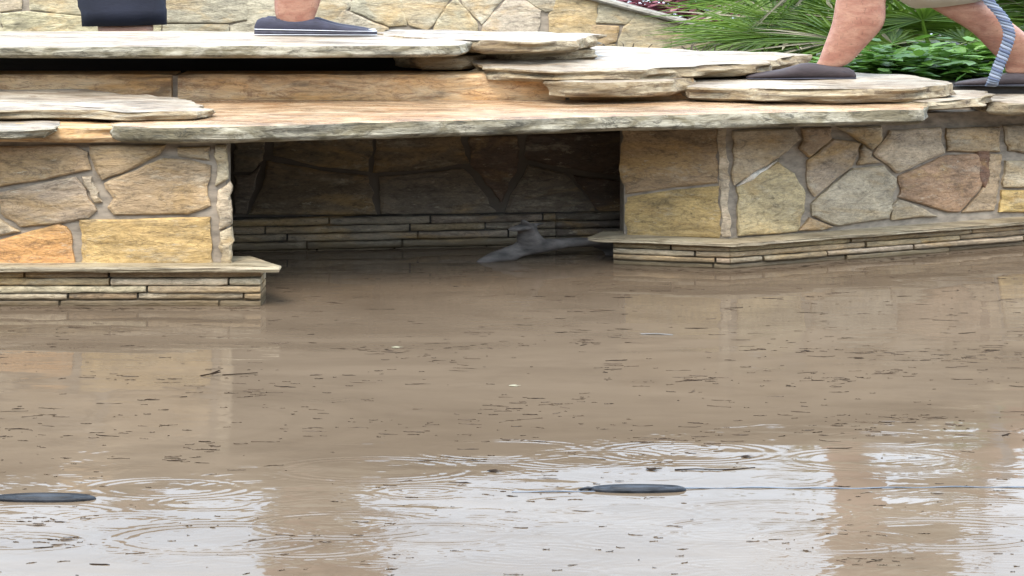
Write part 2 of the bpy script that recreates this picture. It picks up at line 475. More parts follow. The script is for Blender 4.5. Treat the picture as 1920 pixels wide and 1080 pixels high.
# ------------------------------------------------------------------ left pier wall
LA, LB = (XD(-900, 9.05), 9.05), (XD(438, 9.05), 9.05)
t = empty('stone_wall', (LA[0] / 2 + LB[0] / 2, 9.1, 0), 'tan and yellow flagstone pier wall left of the dark opening, standing in the brown water', 'wall')
mb = MB()
prism(mb, [(LA[0], 9.052), (LB[0] - .05, 9.052), (LB[0] - .05, 9.2), (LA[0], 9.22)], -.25, 1.06, 1, (.2, .2, .2))
facing(mb, LA, LB, [
    (TAN, [(0, 274), (140, 272), (163, 285), (172, 318), (85, 336), (0, 350)]),
    (TAN, [(168, 272), (312, 272), (300, 290), (245, 318), (192, 338), (178, 315)]),
    (GRY, [(335, 275), (392, 275), (394, 300), (335, 292)]),
    (TAN, [(308, 295), (350, 300), (394, 309), (395, 385), (352, 400), (215, 403), (202, 388), (212, 372), (193, 343)]),
    (GRY, [(0, 360), (100, 338), (145, 332), (160, 355), (182, 393), (165, 408), (110, 419), (40, 424), (0, 398)]),
    (PAL, [(155, 331), (171, 331), (192, 378), (175, 381)]),
    (GRY, [(-30, 404), (0, 407), (36, 434), (-30, 448)]),
    (ORG, [(-20, 456), (60, 432), (112, 419), (130, 424), (136, 460), (142, 503), (-20, 508)]),
    (YEL, [(152, 411), (395, 406), (400, 450), (398, 494), (280, 499), (160, 501)]),
    (TAN, [(-160, 275), (-10, 275), (-10, 350), (-160, 360)]),
    (GRY, [(-170, 368), (-12, 360), (-12, 396), (-40, 402), (-40, 450), (-30, 500), (-180, 505)]),
    (YEL, [(-400, 275), (-180, 275), (-185, 380), (-400, 370)]),
    (TAN, [(-400, 380), (-190, 388), (-192, 500), (-400, 500)]),
    (GRY, [(-900, 275), (-415, 275), (-415, 500), (-900, 500)]),
    (PAL, [(404, 272), (426, 272), (429, 334), (407, 348)]), (PAL, [(407, 356), (433, 340), (436, 420), (412, 430)]), (GRY, [(412, 434), (437, 425), (438, 495), (416, 496)]),
], .028)
mb.build('masonry', [M_face, M_mortar], t, col=True)
mb = MB()
courses(mb, [(XD(-900, 8.98), 8.98), (XD(488, 8.98), 8.98)], -.06, .232, 6, .2, [TAN, PAL, (.40, .30, .17), (.36, .26, .14)], seg=(.35, 1.1))
prism(mb, [(XD(-900, 9.0), 9.01), (XD(470, 9.0), 9.01), (XD(470, 9.0), 9.16), (XD(-900, 9.0), 9.16)], -.3, .235, 0, (.035, .03, .022))
mb.build('base_course', [M_course], t, col=True)
rock_slab('ledge', [(-900, 8.92), (200, 8.90), (400, 8.90), (524, 8.90), (528, 8.97), (470, 9.24), (-900, 9.24)], .272, .238, [M_ledge, M_ledge], None, seed=3, rag=.007, strata=.006, under=.01, topn=.002, parent=t)

# ------------------------------------------------------------------ right pier wall
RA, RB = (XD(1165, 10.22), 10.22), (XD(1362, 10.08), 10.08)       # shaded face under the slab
RC = (XD(2500, 11.62), 11.62)
QA, QB = RB, (XD(1920, 10.86), 10.86)
t = empty('stone_wall', (RB[0] + .6, RB[1] + .3, 0), 'pale flagstone pier wall right of the dark opening, with a golden stone at its lower left', 'wall')
mb = MB()
dq = Vector((QB[0] - QA[0], QB[1] - QA[1])).normalized(); QE = (QA[0] + dq.x * 3.8, QA[1] + dq.y * 3.8)
prism(mb, [(RA[0] + .02, RA[1] + .003), (RB[0] - .01, RB[1] + .003), (RB[0], RB[1] + .004), (QE[0], QE[1] + .004), (QE[0], QE[1] + .3), (RB[0] + .2, RB[1] + .45), (RA[0] + .02, RA[1] + .4)], -.25, 1.045, 1)
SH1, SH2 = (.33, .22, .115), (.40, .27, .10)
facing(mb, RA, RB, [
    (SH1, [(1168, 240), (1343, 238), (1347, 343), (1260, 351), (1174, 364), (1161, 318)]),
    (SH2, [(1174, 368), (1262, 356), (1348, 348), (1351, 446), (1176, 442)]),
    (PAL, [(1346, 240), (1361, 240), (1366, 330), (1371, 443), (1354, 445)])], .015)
facing(mb, QA, QB, [
    (GRY, [(1374, 245), (1487, 240), (1502, 260), (1456, 296), (1377, 346), (1371, 325)]),
    ((.43, .315, .165), [(1382, 351), (1456, 302), (1487, 325), (1509, 360), (1507, 395), (1491, 434), (1382, 442)]),
    (GRY, [(1513, 300), (1561, 260), (1612, 268), (1596, 312), (1524, 369), (1511, 342)]),
    (TAN, [(1500, 240), (1557, 238), (1555, 260), (1515, 295), (1496, 279), (1506, 262)]),
    (PAL, [(1520, 382), (1560, 345), (1596, 316), (1653, 310), (1679, 334), (1666, 408), (1566, 423), (1520, 404)]),
    (PAL, [(1568, 238), (1653, 236), (1649, 268), (1636, 279), (1605, 264)]),
    (GRY, [(1617, 270), (1632, 284), (1629, 292), (1648, 304), (1604, 310)]),
    (PAL, [(1635, 288), (1666, 244), (1762, 238), (1769, 286), (1682, 325)]),
    (BRN, [(1684, 329), (1776, 290), (1850, 288), (1848, 340), (1820, 372), (1800, 397), (1776, 397), (1684, 369)]),
    (OR2_ := (.34, .235, .14), [(1852, 288), (1878, 288), (1863, 395), (1804, 397), (1824, 374), (1850, 342)]),
    (GRY, [(1684, 374), (1700, 378), (1758, 405), (1670, 411), (1672, 385)]),
    (TAN, [(1771, 240), (1870, 236), (1874, 284), (1773, 284)]),
    (GRY, [(1880, 236), (1960, 232), (1970, 295), (1889, 282)]),
    (PAL, [(1884, 300), (1965, 305), (1965, 350), (1878, 350)]), (YEL, [(1877, 356), (1965, 356), (1968, 396), (1872, 398)]),
    ((.15, .075, .04), [(1830, 266), (1848, 264), (1856, 290), (1852, 330), (1844, 352), (1834, 345), (1828, 300)]), ((.6, .56, .48), [(1381, 349), (1400, 331), (1459, 298), (1440, 316), (1404, 339)]),
    (TAN, [(1497, 432), (1517, 407), (1561, 425), (1540, 430)]),
    (TAN, [(1975, 235), (2150, 230), (2150, 320), (1975, 310)]), (GRY, [(1975, 320), (2150, 330), (2150, 390), (1975, 395)]), (YEL, [(2160, 230), (2500, 225), (2500, 380), (2160, 385)])], .03)
mb.build('masonry', [M_face, M_mortar], t, col=True)
c0, c1 = (XD(1148, 10.13), 10.13), (XD(1368, 9.98), 9.98)
qn = Vector((dq.y, -dq.x)); qn = qn if qn.y < 0 else -qn
c2 = (c1[0] + dq.x * 3.8, c1[1] + dq.y * 3.8)
mb = MB()
courses(mb, [c0, c1, c2], -.05, .165, 5, .12, [GRY, TAN, (.36, .27, .15)], seg=(.45, 1.3))
prism(mb, [(c0[0] + .06, c0[1] + .03), (c1[0], c1[1] + .03), (c2[0], c2[1] + .03), (c2[0], c2[1] + .25), (c1[0], c1[1] + .3), (c0[0] + .06, c0[1] + .28)], -.3, .17, 0, (.03, .026, .02))
mb.build('base_course', [M_course], t, col=True)
def px_of(p): return 960 + p[0] * F / p[1]
rock_slab('ledge', [(1102, 10.12), (1120, 10.08), (1376, 9.92), (px_of((c2[0], c2[1] - .06)), c2[1] - .06), (px_of((c2[0], c2[1] + .3)), c2[1] + .3), (1372, 10.2), (1190, 10.36), (1130, 10.36)], .202, .172, [M_ledge, M_ledge], None, seed=5, rag=.007, strata=.006, under=.01, topn=.002, parent=t)

# ------------------------------------------------------------------ back wall of the opening
KA, KB = (XD(120, 10.5), 10.5), (XD(1290, 10.95), 10.95)
t = empty('stone_wall', ((KA[0] + KB[0]) / 2, 10.9, 0), 'shadowed flagstone wall at the back of the dark opening under the long slab', 'wall')
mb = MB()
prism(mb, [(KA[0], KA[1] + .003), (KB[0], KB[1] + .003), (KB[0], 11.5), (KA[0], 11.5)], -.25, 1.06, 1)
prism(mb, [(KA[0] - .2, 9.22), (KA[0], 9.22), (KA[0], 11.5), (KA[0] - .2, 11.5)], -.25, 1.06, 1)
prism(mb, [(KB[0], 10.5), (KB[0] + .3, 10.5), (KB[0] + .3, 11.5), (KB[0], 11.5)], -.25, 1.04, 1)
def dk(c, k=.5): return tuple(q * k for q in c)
_T = (TAN, BRN, GRY, PAL); TAN, BRN, GRY, PAL = (dk(q) for q in _T)   # shade inside the opening put into the stone colours
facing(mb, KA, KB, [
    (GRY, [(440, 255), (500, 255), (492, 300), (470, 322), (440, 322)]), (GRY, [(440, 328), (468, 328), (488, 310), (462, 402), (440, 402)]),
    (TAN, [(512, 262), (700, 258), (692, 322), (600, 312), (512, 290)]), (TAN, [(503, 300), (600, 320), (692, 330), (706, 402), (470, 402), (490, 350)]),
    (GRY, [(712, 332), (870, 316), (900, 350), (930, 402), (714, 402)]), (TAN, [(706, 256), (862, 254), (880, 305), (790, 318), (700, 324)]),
    (dk(BRN, .8), [(880, 256), (970, 254), (975, 300), (940, 380), (885, 310)]), (dk(BRN, .6), [(990, 252), (1190, 246), (1190, 335), (1080, 318), (985, 300)]),  # right end stones painted darker still, as deeper shade
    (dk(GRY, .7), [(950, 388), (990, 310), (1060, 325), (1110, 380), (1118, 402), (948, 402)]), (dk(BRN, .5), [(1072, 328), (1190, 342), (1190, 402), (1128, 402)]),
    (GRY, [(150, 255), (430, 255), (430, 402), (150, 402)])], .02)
mb.build('masonry', [M_face, mat_plain('shade darkened mortar', (.10, .078, .056), .8)], t, col=True)  # joints coloured darker to paint the shade of the opening
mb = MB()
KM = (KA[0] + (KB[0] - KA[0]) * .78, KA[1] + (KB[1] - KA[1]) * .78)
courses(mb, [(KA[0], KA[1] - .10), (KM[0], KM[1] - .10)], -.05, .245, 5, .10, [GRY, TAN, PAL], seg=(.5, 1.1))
courses(mb, [(KM[0], KM[1] - .10), (KB[0], KB[1] - .10)], -.05, .245, 5, .10, [dk(GRY, .45)], seg=(.5, 1.1))  # right hand courses darkened as painted shade of the recess
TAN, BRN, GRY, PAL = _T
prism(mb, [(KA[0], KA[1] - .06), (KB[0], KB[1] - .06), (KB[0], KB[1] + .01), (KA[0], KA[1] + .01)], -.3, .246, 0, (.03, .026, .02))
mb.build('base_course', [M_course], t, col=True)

# ------------------------------------------------------------------ riser of orange stones (spillway)
mb = MB()
for i, (a, b) in enumerate([(-500, -130), (-120, 322), (334, 1060), (1068, 1300)]):
    pts = [(a, 10.27), (b, 10.27)]
    vs = []; fs = []; m = 30
    for k in range(m + 1):
        x = a + (b - a) * k / m; X_ = XD(x, 10.27)
        j = .010 * N3(X_ * 3, i * 4.0, 0)
        for (yy, zz) in ((10.55, 1.18), (10.27 + j, 1.18), (10.265 + j, 1.21), (10.262 + j * 1.5, 1.35 + j), (10.28 + j, 1.372 + j), (10.55, 1.374)): vs.append((X_, yy, zz))
    for k in range(m):
        for q in range(5): fs.append((k * 6 + q, (k + 1) * 6 + q, (k + 1) * 6 + q + 1, k * 6 + q + 1))
    fs += [(0, 1, 2, 3, 4, 5), tuple(m * 6 + t_ for t_ in (5, 4, 3, 2, 1, 0))]
    mb.add(vs, fs, 0)
prism(mb, [(XD(-500, 10.3), 10.30), (XD(1300, 10.3), 10.30), (XD(1300, 10.3), 10.54), (XD(-500, 10.3), 10.54)], 1.17, 1.362, 1)
tag(mb.build('spillway_riser', [M_riser, M_mortar]), 'band of orange sandstone blocks below the black slot, stepping down to the long slab', 'riser')
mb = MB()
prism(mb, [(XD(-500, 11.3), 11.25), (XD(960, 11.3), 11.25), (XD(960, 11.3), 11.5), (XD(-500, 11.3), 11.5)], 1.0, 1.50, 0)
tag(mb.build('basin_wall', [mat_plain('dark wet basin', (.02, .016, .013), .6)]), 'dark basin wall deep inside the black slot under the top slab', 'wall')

# ------------------------------------------------------------------ slabs
GS = 'flat sandstone slabs capping the pool walls'
rock_slab('stone_slab', [(215, 8.93), (300, 8.86), (440, 8.87), (800, 9.12), (1170, 9.42), (1500, 9.63), (1733, 9.76), (1738, 9.9), (1700, 10.5), (1300, 11.15), (600, 10.95), (150, 10.9), (170, 9.6)],
          1.185, 1.068, [M_topo, M_edge], 'very long slab with wet orange top bridging the dark opening', 'stone slab', GS, 1, .02, .016, under=.05)
rock_slab('stone_slab', [(-600, 9.95), (0, 9.92), (300, 9.90), (600, 9.92), (800, 9.98), (862, 10.1), (884, 10.35), (840, 10.8), (700, 11.35), (300, 11.5), (-600, 11.5)],
          1.615, 1.525, [M_top, M_edge], 'long pale slab at top left above the black slot, carrying a blue shoe', 'stone slab', GS, 2, .016, .012)
rock_slab('stone_slab', [(700, 10.9), (840, 10.5), (900, 10.32), (1000, 10.28), (1080, 10.4), (1122, 10.75), (1105, 11.2), (900, 11.4), (720, 11.5)],
          1.625, 1.515, [M_top, M_edgew], 'leaf shaped pale slab wedged behind the right end of the top left slab', 'stone slab', GS, 4, .03, .04, under=.12, topn=.012)
rock_slab('stone_slab', [(890, 10.45), (930, 10.2), (1040, 10.02), (1200, 10.08), (1290, 10.25), (1440, 10.6), (1500, 11.0), (1400, 11.3), (1100, 11.5), (920, 11.45)],
          1.455, 1.335, [M_top, M_edgew], 'broad layered cream slab just left of the brown shoe, below the leaf shaped slab', 'stone slab', GS, 6, .035, .05, under=.06, tilt=(0, .03), topn=.012)
rock_slab('stone_slab', [(1025, 10.06), (1060, 9.99), (1180, 9.99), (1262, 10.08), (1300, 10.3), (1200, 10.6), (1050, 10.6)],
          1.352, 1.235, [M_top, M_edgew], 'small yellowish slab under the broad layered cream slab', 'stone slab', GS, 8, .02, .03, under=.04)
rock_slab('stone_slab', [(1262, 10.35), (1300, 10.15), (1430, 9.98), (1560, 9.96), (1660, 9.98), (1722, 10.05), (1790, 10.3), (1700, 10.8), (1560, 11.1), (1330, 11.1)],
          1.318, 1.186, [M_top, M_edgew], 'bright smooth slab under the brown shoe', 'stone slab', GS, 10, .03, .045, under=.12, tilt=(0, .02))
rock_slab('stone_slab', [(1650, 10.15), (1740, 9.98), (1790, 10.08), (1835, 10.22), (1866, 10.45), (1830, 10.7), (1700, 10.9)],
          1.215, 1.125, [M_top, M_edgew], 'pointed slab right of the long wet slab, at the top of the right wall', 'stone slab', GS, 14, .03, .04, under=.10, topn=.012)
rock_slab('stone_slab', [(1822, 10.68), (1845, 10.45), (1890, 10.38), (1960, 10.42), (2300, 10.8), (2700, 11.2), (2700, 11.5), (2000, 11.2), (1850, 11.0)],
          1.155, 1.045, [M_top, M_edgew], 'cream slab running out of the right edge of the photo beneath the shrubs', 'stone slab', GS, 16, .03, .035, under=.05, topn=.012)
rock_slab('stone_slab', [(742, 10.65), (790, 10.42), (870, 10.44), (905, 10.6), (930, 10.8), (760, 10.9)],
          1.50, 1.392, [M_edgew, M_edgew], 'small stone block propping the top slab at the right end of the black slot', 'stone slab', GS, 18, .015, .02)
rock_slab('stone_slab', [(-600, 9.15), (-100, 9.12), (60, 9.15), (160, 9.16), (240, 9.06), (320, 9.07), (370, 9.12), (393, 9.25), (372, 9.5), (330, 9.8), (180, 10.2), (40, 10.35), (-600, 10.5)],
          1.262, 1.18, [M_top, M_edgew], 'white topped slab lying on the left end of the long wet slab', 'stone slab', GS, 20, .03, .04, under=.05, topn=.012)
rock_slab('stone_slab', [(-600, 8.74), (-100, 8.72), (30, 8.74), (85, 8.82), (114, 9.0), (100, 9.25), (0, 9.5), (-600, 9.6)],
          1.185, 1.108, [M_top, M_edge], 'rounded cream slab at the left edge of the photo, jutting out over the left wall', 'stone slab', GS, 22, .03, .03, under=.08, topn=.012)
rock_slab('stone_slab', [(-600, 9.0), (20, 8.98), (130, 8.95), (228, 8.97), (236, 9.2), (100, 9.9), (-600, 10.4)],
          1.175, 1.064, [M_riser, M_riser], 'rusty brown slab wedged beneath the rounded cream slab', 'stone slab', GS, 24, .02, .02, under=.02)

rock_slab('stone_slab', [(880, 10.75), (960, 10.52), (1060, 10.55), (1120, 10.75), (1090, 11.3), (900, 11.35)],
          1.525, 1.44, [M_edgew, M_edgew], 'shaded brown stone squeezed between the leaf shaped slab and the broad layered slab', 'stone slab', GS, 26, .015, .02)
# ------------------------------------------------------------------ background stair wall
GA, GB = (XD(-700, 14), 14.0), (XD(1040, 14), 14.0)
def ztop_bg(p):
    x = 960 + p.x * F / p.y
    y = -5 + (x - 1090) * (64 / 240)
    return min(3.35, H - (y + 120) * 14 / F)
t = empty('garden_wall', (0, 14.1, 1.05), 'cream flagstone garden wall with a sloping top, behind the slabs and the people', 'wall')
mb = MB()
xr = 1500
pl = []
xsq = [-700, -100] + list(range(0, xr + 1, 60))
top = [(XD(x, 14), ztop_bg(Vector((XD(x, 14), 14, 0)))) for x in xsq]
vs = [(X_, 14.004, 1.0) for X_, _ in top] + [(X_, 14.004, z) for X_, z in top] + [(X_, 14.35, 1.0) for X_, _ in top] + [(X_, 14.35, z) for X_, z in top]
n = len(top); fs = []
for i in range(n - 1):
    fs += [(i, i + 1, n + i + 1, n + i), (2 * n + i + 1, 2 * n + i, 3 * n + i, 3 * n + i + 1), (n + i, n + i + 1, 3 * n + i + 1, 3 * n + i), (i + 1, i, 2 * n + i, 2 * n + i + 1)]
fs += [(0, n, 3 * n, 2 * n), (n - 1, 3 * n - 1, 4 * n - 1, 2 * n - 1)]
mb.add(vs, fs, 1)
CR2 = (.44, .36, .225); CR3 = (.42, .36, .255); OR2 = (.46, .33, .17)
facing(mb, GA, GB, [
    (CR2, [(-60, -40), (40, -40), (38, 16), (0, 20), (-60, 18)]), (CR2, [(-60, 26), (0, 26), (4, 70), (-60, 100)]), (CR2, [(6, 26), (55, 22), (165, 32), (300, 34), (300, 80), (12, 80)]),
    (CR2, [(52, -40), (300, -40), (300, 26), (165, 27), (110, 24), (60, 18)]),
    (CR3, [(308, -40), (458, -40), (463, 36), (425, 42), (310, 42)]), (CR3, [(310, 46), (425, 46), (432, 90), (308, 90)]),
    (CR3, [(467, -40), (640, -40), (658, 10), (636, 32), (640, 80), (440, 80), (434, 48), (466, 40)]),
    (CR3, [(645, 20), (725, 52), (722, 80), (640, 78), (636, 34)]), (CR3, [(668, -40), (748, -40), (752, 10), (762, 46), (728, 48), (662, 20)]),
    (CR3, [(754, -40), (838, -40), (842, -4), (814, 42), (800, 55), (768, 46), (758, 20)]),
    (CR3, [(852, -4), (862, 6), (893, 46), (890, 80), (812, 78), (816, 48)]),
    (CR3, [(850, -40), (958, -40), (940, 0), (904, 44), (868, 6)]),
    (CR3, [(950, 2), (975, -3), (1012, 20), (1004, 80), (900, 80), (908, 46)]),
    (CR3, [(965, -40), (1048, -30), (1036, 18), (1020, 20), (978, -6)]),
    (OR2, [(1056, -30), (1075, -12), (1120, 0), (1116, 45), (1108, 72), (1030, 72), (1036, 22), (1044, 0)]),
    (CRM, [(1124, 2), (1192, 22), (1186, 34), (1172, 44), (1120, 42)]), (OR2, [(1112, 48), (1158, 50), (1152, 78), (1118, 92), (1104, 74)]),
    (CR2, [(1196, 26), (1228, 34), (1262, 62), (1250, 110), (1160, 105), (1162, 80), (1172, 50)]),
    (CR2, [(1234, 36), (1272, 46), (1262, 58)]), (CR2, [(1280, 48), (1340, 66), (1350, 120), (1256, 120), (1268, 62)]),
    (OR2, [(1020, 80), (1150, 84), (1150, 130), (1020, 130)]),
    (CR2, [(1346, 68), (1430, 92), (1430, 130), (1356, 130)]),
], .02, grow=2.6)
paving(mb, GA, (XD(-62, 14), 14.0), 1.05, 3.3, 1.3, .42, [CR2, CR3, CRM], ztop=ztop_bg)
paving(mb, (XD(-60, 14), 14.0), (XD(1000, 14), 14.0), 1.99, 3.3, 1.3, .42, [CR2, CR3, CRM], ztop=ztop_bg)
mb.build('masonry', [mat_facing('cream facing', 1.15, .6), M_mortar], t, col=True)
mb = MB()   # sloping coping
vs = []
for i, (X_, z) in enumerate(top):
    w = .006 * N3(X_ * 2, 0, 0)
    for yy, zz in ((13.93 + w, 0), (13.915 + w, .022), (13.93 + w, .048), (14.4, .055), (14.42, .0)): vs.append((X_, yy, z + zz + w))
fs = []
for i in range(n - 1):
    for q in range(5): fs.append((i * 5 + q, (i + 1) * 5 + q, (i + 1) * 5 + (q + 1) % 5, i * 5 + (q + 1) % 5))
fs += [(0, 1, 2, 3, 4), tuple((n - 1) * 5 + q for q in (4, 3, 2, 1, 0))]
mb.add(vs, fs, 0)
mb.build('coping', [mat_slab('grey coping', (.20, .175, .135), (.27, .24, .19), (.08, .06, .045), .6)], t)

# unseen building shape, added behind the viewer to cut the low front light
hw = empty('light_blocker', (0, -7, 0), 'brown two storey block, unseen behind the viewer, added to cut low front light', 'light_blocker')
mb = MB()
prism(mb, [(-34, -4.2), (34, -4.2), (34, -10), (-34, -10)], .08, 5.8)
mb.build('wall', [mat_plain('brown blocker render', (.10, .075, .05), .8)], hw)
mb = MB(); vs = [(-35, -3.4, 5.803), (35, -3.4, 5.803), (35, -7.1, 7.4), (-35, -7.1, 7.4), (-35, -10.8, 5.803), (35, -10.8, 5.803)]
mb.add(vs, [(0, 1, 2, 3), (3, 2, 5, 4), (0, 3, 4), (1, 5, 2), (0, 4, 5, 1)]); mb.build('blocker_roof', [mat_plain('dark roof tiles', (.06, .045, .04), .7)], hw)
for i in range(7):
    for z_ in (1.0, 3.7):
        mb = MB(); x_ = -27 + i * 9; prism(mb, [(x_, -4.12), (x_ + 4, -4.12), (x_ + 4, -4.19), (x_, -4.19)], z_, z_ + 1.7)
        mb.build('blocker_window', [M_soil], hw)

# ------------------------------------------------------------------ plants
def leaf_quad(mb, o, d, up, ln, wd, seg=3, droop=.2, fold=.25, c=(1, 1, 1)):
    """one pointed leaf: folded strip from o along d"""
    d = d.normalized(); s = d.cross(up)
    if s.length < 1e-3: s = d.cross(Vector((1, 0, 0)))
    s.normalize(); nn = s.cross(d)
    vs = []; fs = []
    for i in range(seg + 1):
        t = i / seg
        w = wd * (math.sin(math.pi * min(1, .12 + t * .88)) ** .8) * .5 if i < seg else .0006
        p = o + d * ln * t + Vector((0, 0, -1)) * ln * droop * t * t
        vs += [p - s * w + nn * w * fold, p, p + s * w + nn * w * fold]
    for i in range(seg):
        a = i * 3; fs += [(a, a + 1, a + 4, a + 3), (a + 1, a + 2, a + 5, a + 4)]
    mb.add([(v.x * W, v.y, v.z) for v in vs], fs, 0, c)

def tube(mb, pts, rads, sides=6, wx=W, mat=0, c=(1, 1, 1), cap=True):
    """tube through natural points; widened when wx is not 1"""
    vs = []; fs = []; n = len(pts)
    for i, (p, r) in enumerate(zip(pts, rads)):
        t = (pts[min(i + 1, n - 1)] - pts[max(i - 1, 0)]).normalized()
        a = t.cross(Vector((0, 1, .01))); a = a if a.length > .05 else t.cross(Vector((1, 0, 0))); a.normalize(); b = t.cross(a)
        for k in range(sides):
            th = 6.2832 * k / sides; q = p + (a * math.cos(th) + b * math.sin(th)) * r; vs.append((q.x * wx, q.y, q.z))
    for i in range(n - 1):
        for k in range(sides): fs.append((i * sides + k, i * sides + (k + 1) % sides, (i + 1) * sides + (k + 1) % sides, (i + 1) * sides + k))
    if cap: fs += [tuple(range(sides))[::-1], tuple((n - 1) * sides + k for k in range(sides))]
    mb.add(vs, fs, mat, c)

M_palm = mat_leaf('palm blade green', (.045, .10, .008), (.14, .22, .028), .38)
M_stem = mat_plain('palm stem fibre', (.10, .075, .04), .8, .4, 20)
M_shrub = mat_leaf('shrub leaf green', (.035, .10, .012), (.13, .25, .035), .35)
M_purple = mat_leaf('plum leaf', (.14, .03, .045), (.28, .10, .12), .5)
M_dry = mat_leaf('dry leaf', (.25, .22, .14), (.42, .38, .26), .6)

def fan_palm(x, y, d, label, leaves, seed, scale=1.0, bias=0.0):
    r = random.Random(seed)
    base = PX(x, y, d)
    t = empty('fan_palm', base, label, 'palm', 'low fan palms behind the wall')
    b = Vector((base.x / W, base.y, base.z))
    st = MB(); tube(st, [b + Vector((0, 0, -.25)), b + Vector((0, 0, .02)), b + Vector((.01, 0, .12 * scale))], [.06, .07, .03], 8); st.build('trunk', [M_stem], t)
    fr = MB(); dr = MB()
    for k in range(leaves):
        az = r.uniform(0, 6.283) if r.random() > bias else r.uniform(2.6, 3.7); el = r.uniform(.1, 1.25)
        dirv = Vector((math.cos(az) * math.cos(el), math.sin(az) * math.cos(el), math.sin(el)))
        pl = r.uniform(.18, .42) * scale
        tip = b + dirv * pl + Vector((0, 0, .05))
        tube(fr, [b + Vector((0, 0, .08)), b + dirv * pl * .5 + Vector((0, 0, .06)), tip], [.007, .006, .005], 5)
        bl = r.uniform(.26, .42) * scale
        up = Vector((0, 0, 1)) - dirv * dirv.z
        up = up.normalized() if up.length > .1 else Vector((0, 1, 0))
        if r.random() < .6:      # this frond turns its face to the open side of the bed
            up = Vector((r.uniform(-.3, .3), -1, .35)); up = (up - dirv * up.dot(dirv)).normalized()
        side = dirv.cross(up).normalized()
        nb = r.randint(28, 38)
        for i in range(nb):
            a = (i / (nb - 1) - .5) * math.radians(210)
            dd = dirv * math.cos(a) + side * math.sin(a) + up * .12 * math.cos(a * 3) + Vector((r.uniform(-.05, .05), r.uniform(-.05, .05), r.uniform(-.05, .05)))
            leaf_quad(fr if r.random() > .08 else dr, tip, dd, up, bl * (1 - .25 * abs(a) / 1.9) * r.uniform(.85, 1.1), .016, 4, r.uniform(.1, .4), .5)
    fr.build('frond', [M_palm], t)
    if dr.f: dr.build('dry_blade', [M_dry], t)

fan_palm(1640, 98, 12.6, 'fan palm spreading its blades left across the garden wall, behind the bare shin', 17, 1, 1.0, .55)
fan_palm(1660, 50, 13.2, 'taller fan palm standing behind the bare shin, just above the spreading palm', 14, 2, 1.1)
fan_palm(1745, 118, 12.4, 'fan palm between the two legs of the striding person', 15, 3, .95)
fan_palm(1880, 70, 13.0, 'fan palm at the right edge of the photo behind the rope', 16, 4, 1.15)

def leafy(name, label, cat, ctr, rad, nl, size, mat, seed, stems=7, zb=None, aspect=.5):
    """bush: branching stems and separate small leaves through the crown volume, in clumps"""
    r = random.Random(seed)
    t = empty(name, (ctr.x, ctr.y, zb if zb is not None else ctr.z - rad[2]), label, cat)
    c = Vector((ctr.x / W, ctr.y, ctr.z)); base = Vector((c.x, c.y, (zb if zb is not None else ctr.z - rad[2]) - .03))
    sm = MB(); lm = MB(); clumps = []
    for k in range(stems * 5):
        while True:
            q = Vector((r.uniform(-1, 1), r.uniform(-1, 1), r.uniform(-1, 1)))
            if q.length < 1: break
        clumps.append(c + Vector((q.x * rad[0], q.y * rad[1], q.z * rad[2])))
    for q in clumps:
        tube(sm, [base + Vector((r.uniform(-.03, .03), r.uniform(-.03, .03), 0)), base.lerp(q, .5) + Vector((0, 0, .04)), q], [.007, .005, .002], 4)
    cs = max(rad) * .26
    for i in range(nl):
        q = r.choice(clumps) + Vector((r.gauss(0, 1), r.gauss(0, 1), r.gauss(0, .7))) * cs
        dd = Vector((r.uniform(-1, 1), r.uniform(-1, 1), r.uniform(-.3, .6)))
        leaf_quad(lm, q, dd, Vector((r.uniform(-.4, .4), r.uniform(-.4, .4), 1)), size * r.uniform(.6, 1.3), size * aspect, 2, .15, .2)
    sm.build('stem', [M_stem], t); lm.build('foliage', [mat], t)

fan_palm(1705, 22, 12.9, 'tallest fan palm, standing behind the gap between the striding legs', 26, 12, 1.5)
leafy('leafy_shrub', 'low dark green leafy shrub behind the heel of the brown shoe', 'shrub', PX(1680, 128, 11.5), (.16, .28, .13), 1300, .075, M_shrub, 21, zb=1.2)
leafy('leafy_shrub', 'wide bright leafy shrub left of the hanging rope', 'shrub', PX(1790, 128, 11.9), (.16, .3, .13), 1100, .075, M_shrub, 22, zb=1.2)
leafy('leafy_shrub', 'small leafy shrub right of the hanging rope', 'shrub', PX(1935, 120, 11.7), (.14, .3, .13), 800, .075, M_shrub, 27, zb=1.2)
leafy('plum_bush', 'purple leaved bush above the sloping end of the garden wall', 'bush', PX(1275, 2, 14.9), (.40, .4, .34), 5600, .055, M_purple, 23, zb=1.05, aspect=.45)
leafy('green_bush', 'rounded green bush far behind the palms', 'bush', PX(1560, -20, 18.0), (.35, .6, .5), 3200, .08, M_shrub, 24, zb=1.05)
leafy('green_bush', 'broad green bush far behind the rope at the right edge', 'bush', PX(1850, -15, 17.0), (.5, .6, .55), 3800, .08, M_shrub, 25, zb=1.05)

# dry sprigs growing at the foot of the garden wall
for i, (x, lab) in enumerate([(1175, 'dark withered sprig at the foot of the garden wall above the leaf shaped slab tip'), (1290, 'thin dry sprig at the foot of the garden wall left of the palm blades'), (1335, 'pale dry sprig nearest the palm blades at the foot of the garden wall')]):
    p = PX(x, 106, 12.0); mb = MB(); b = Vector((p.x / W, p.y, p.z)); r = random.Random(i + 40)
    for k in range(9):
        a = r.uniform(-.9, .9); q = b + Vector((a * .10, r.uniform(-.05, .05), r.uniform(.05, .12)))
        tube(mb, [b + Vector((a * .04, 0, -.45)), b + Vector((a * .05, 0, 0)), q], [.004, .003, .0015], 4)
        leaf_quad(mb, q, Vector((a, 0, .3)), Vector((0, 0, 1)), .04, .012)
    tag(mb.build('dry_sprig', [mat_plain('withered stem %d' % i, (.09, .07, .05), .8)]), lab, 'sprig', 'dry sprigs below the garden wall')

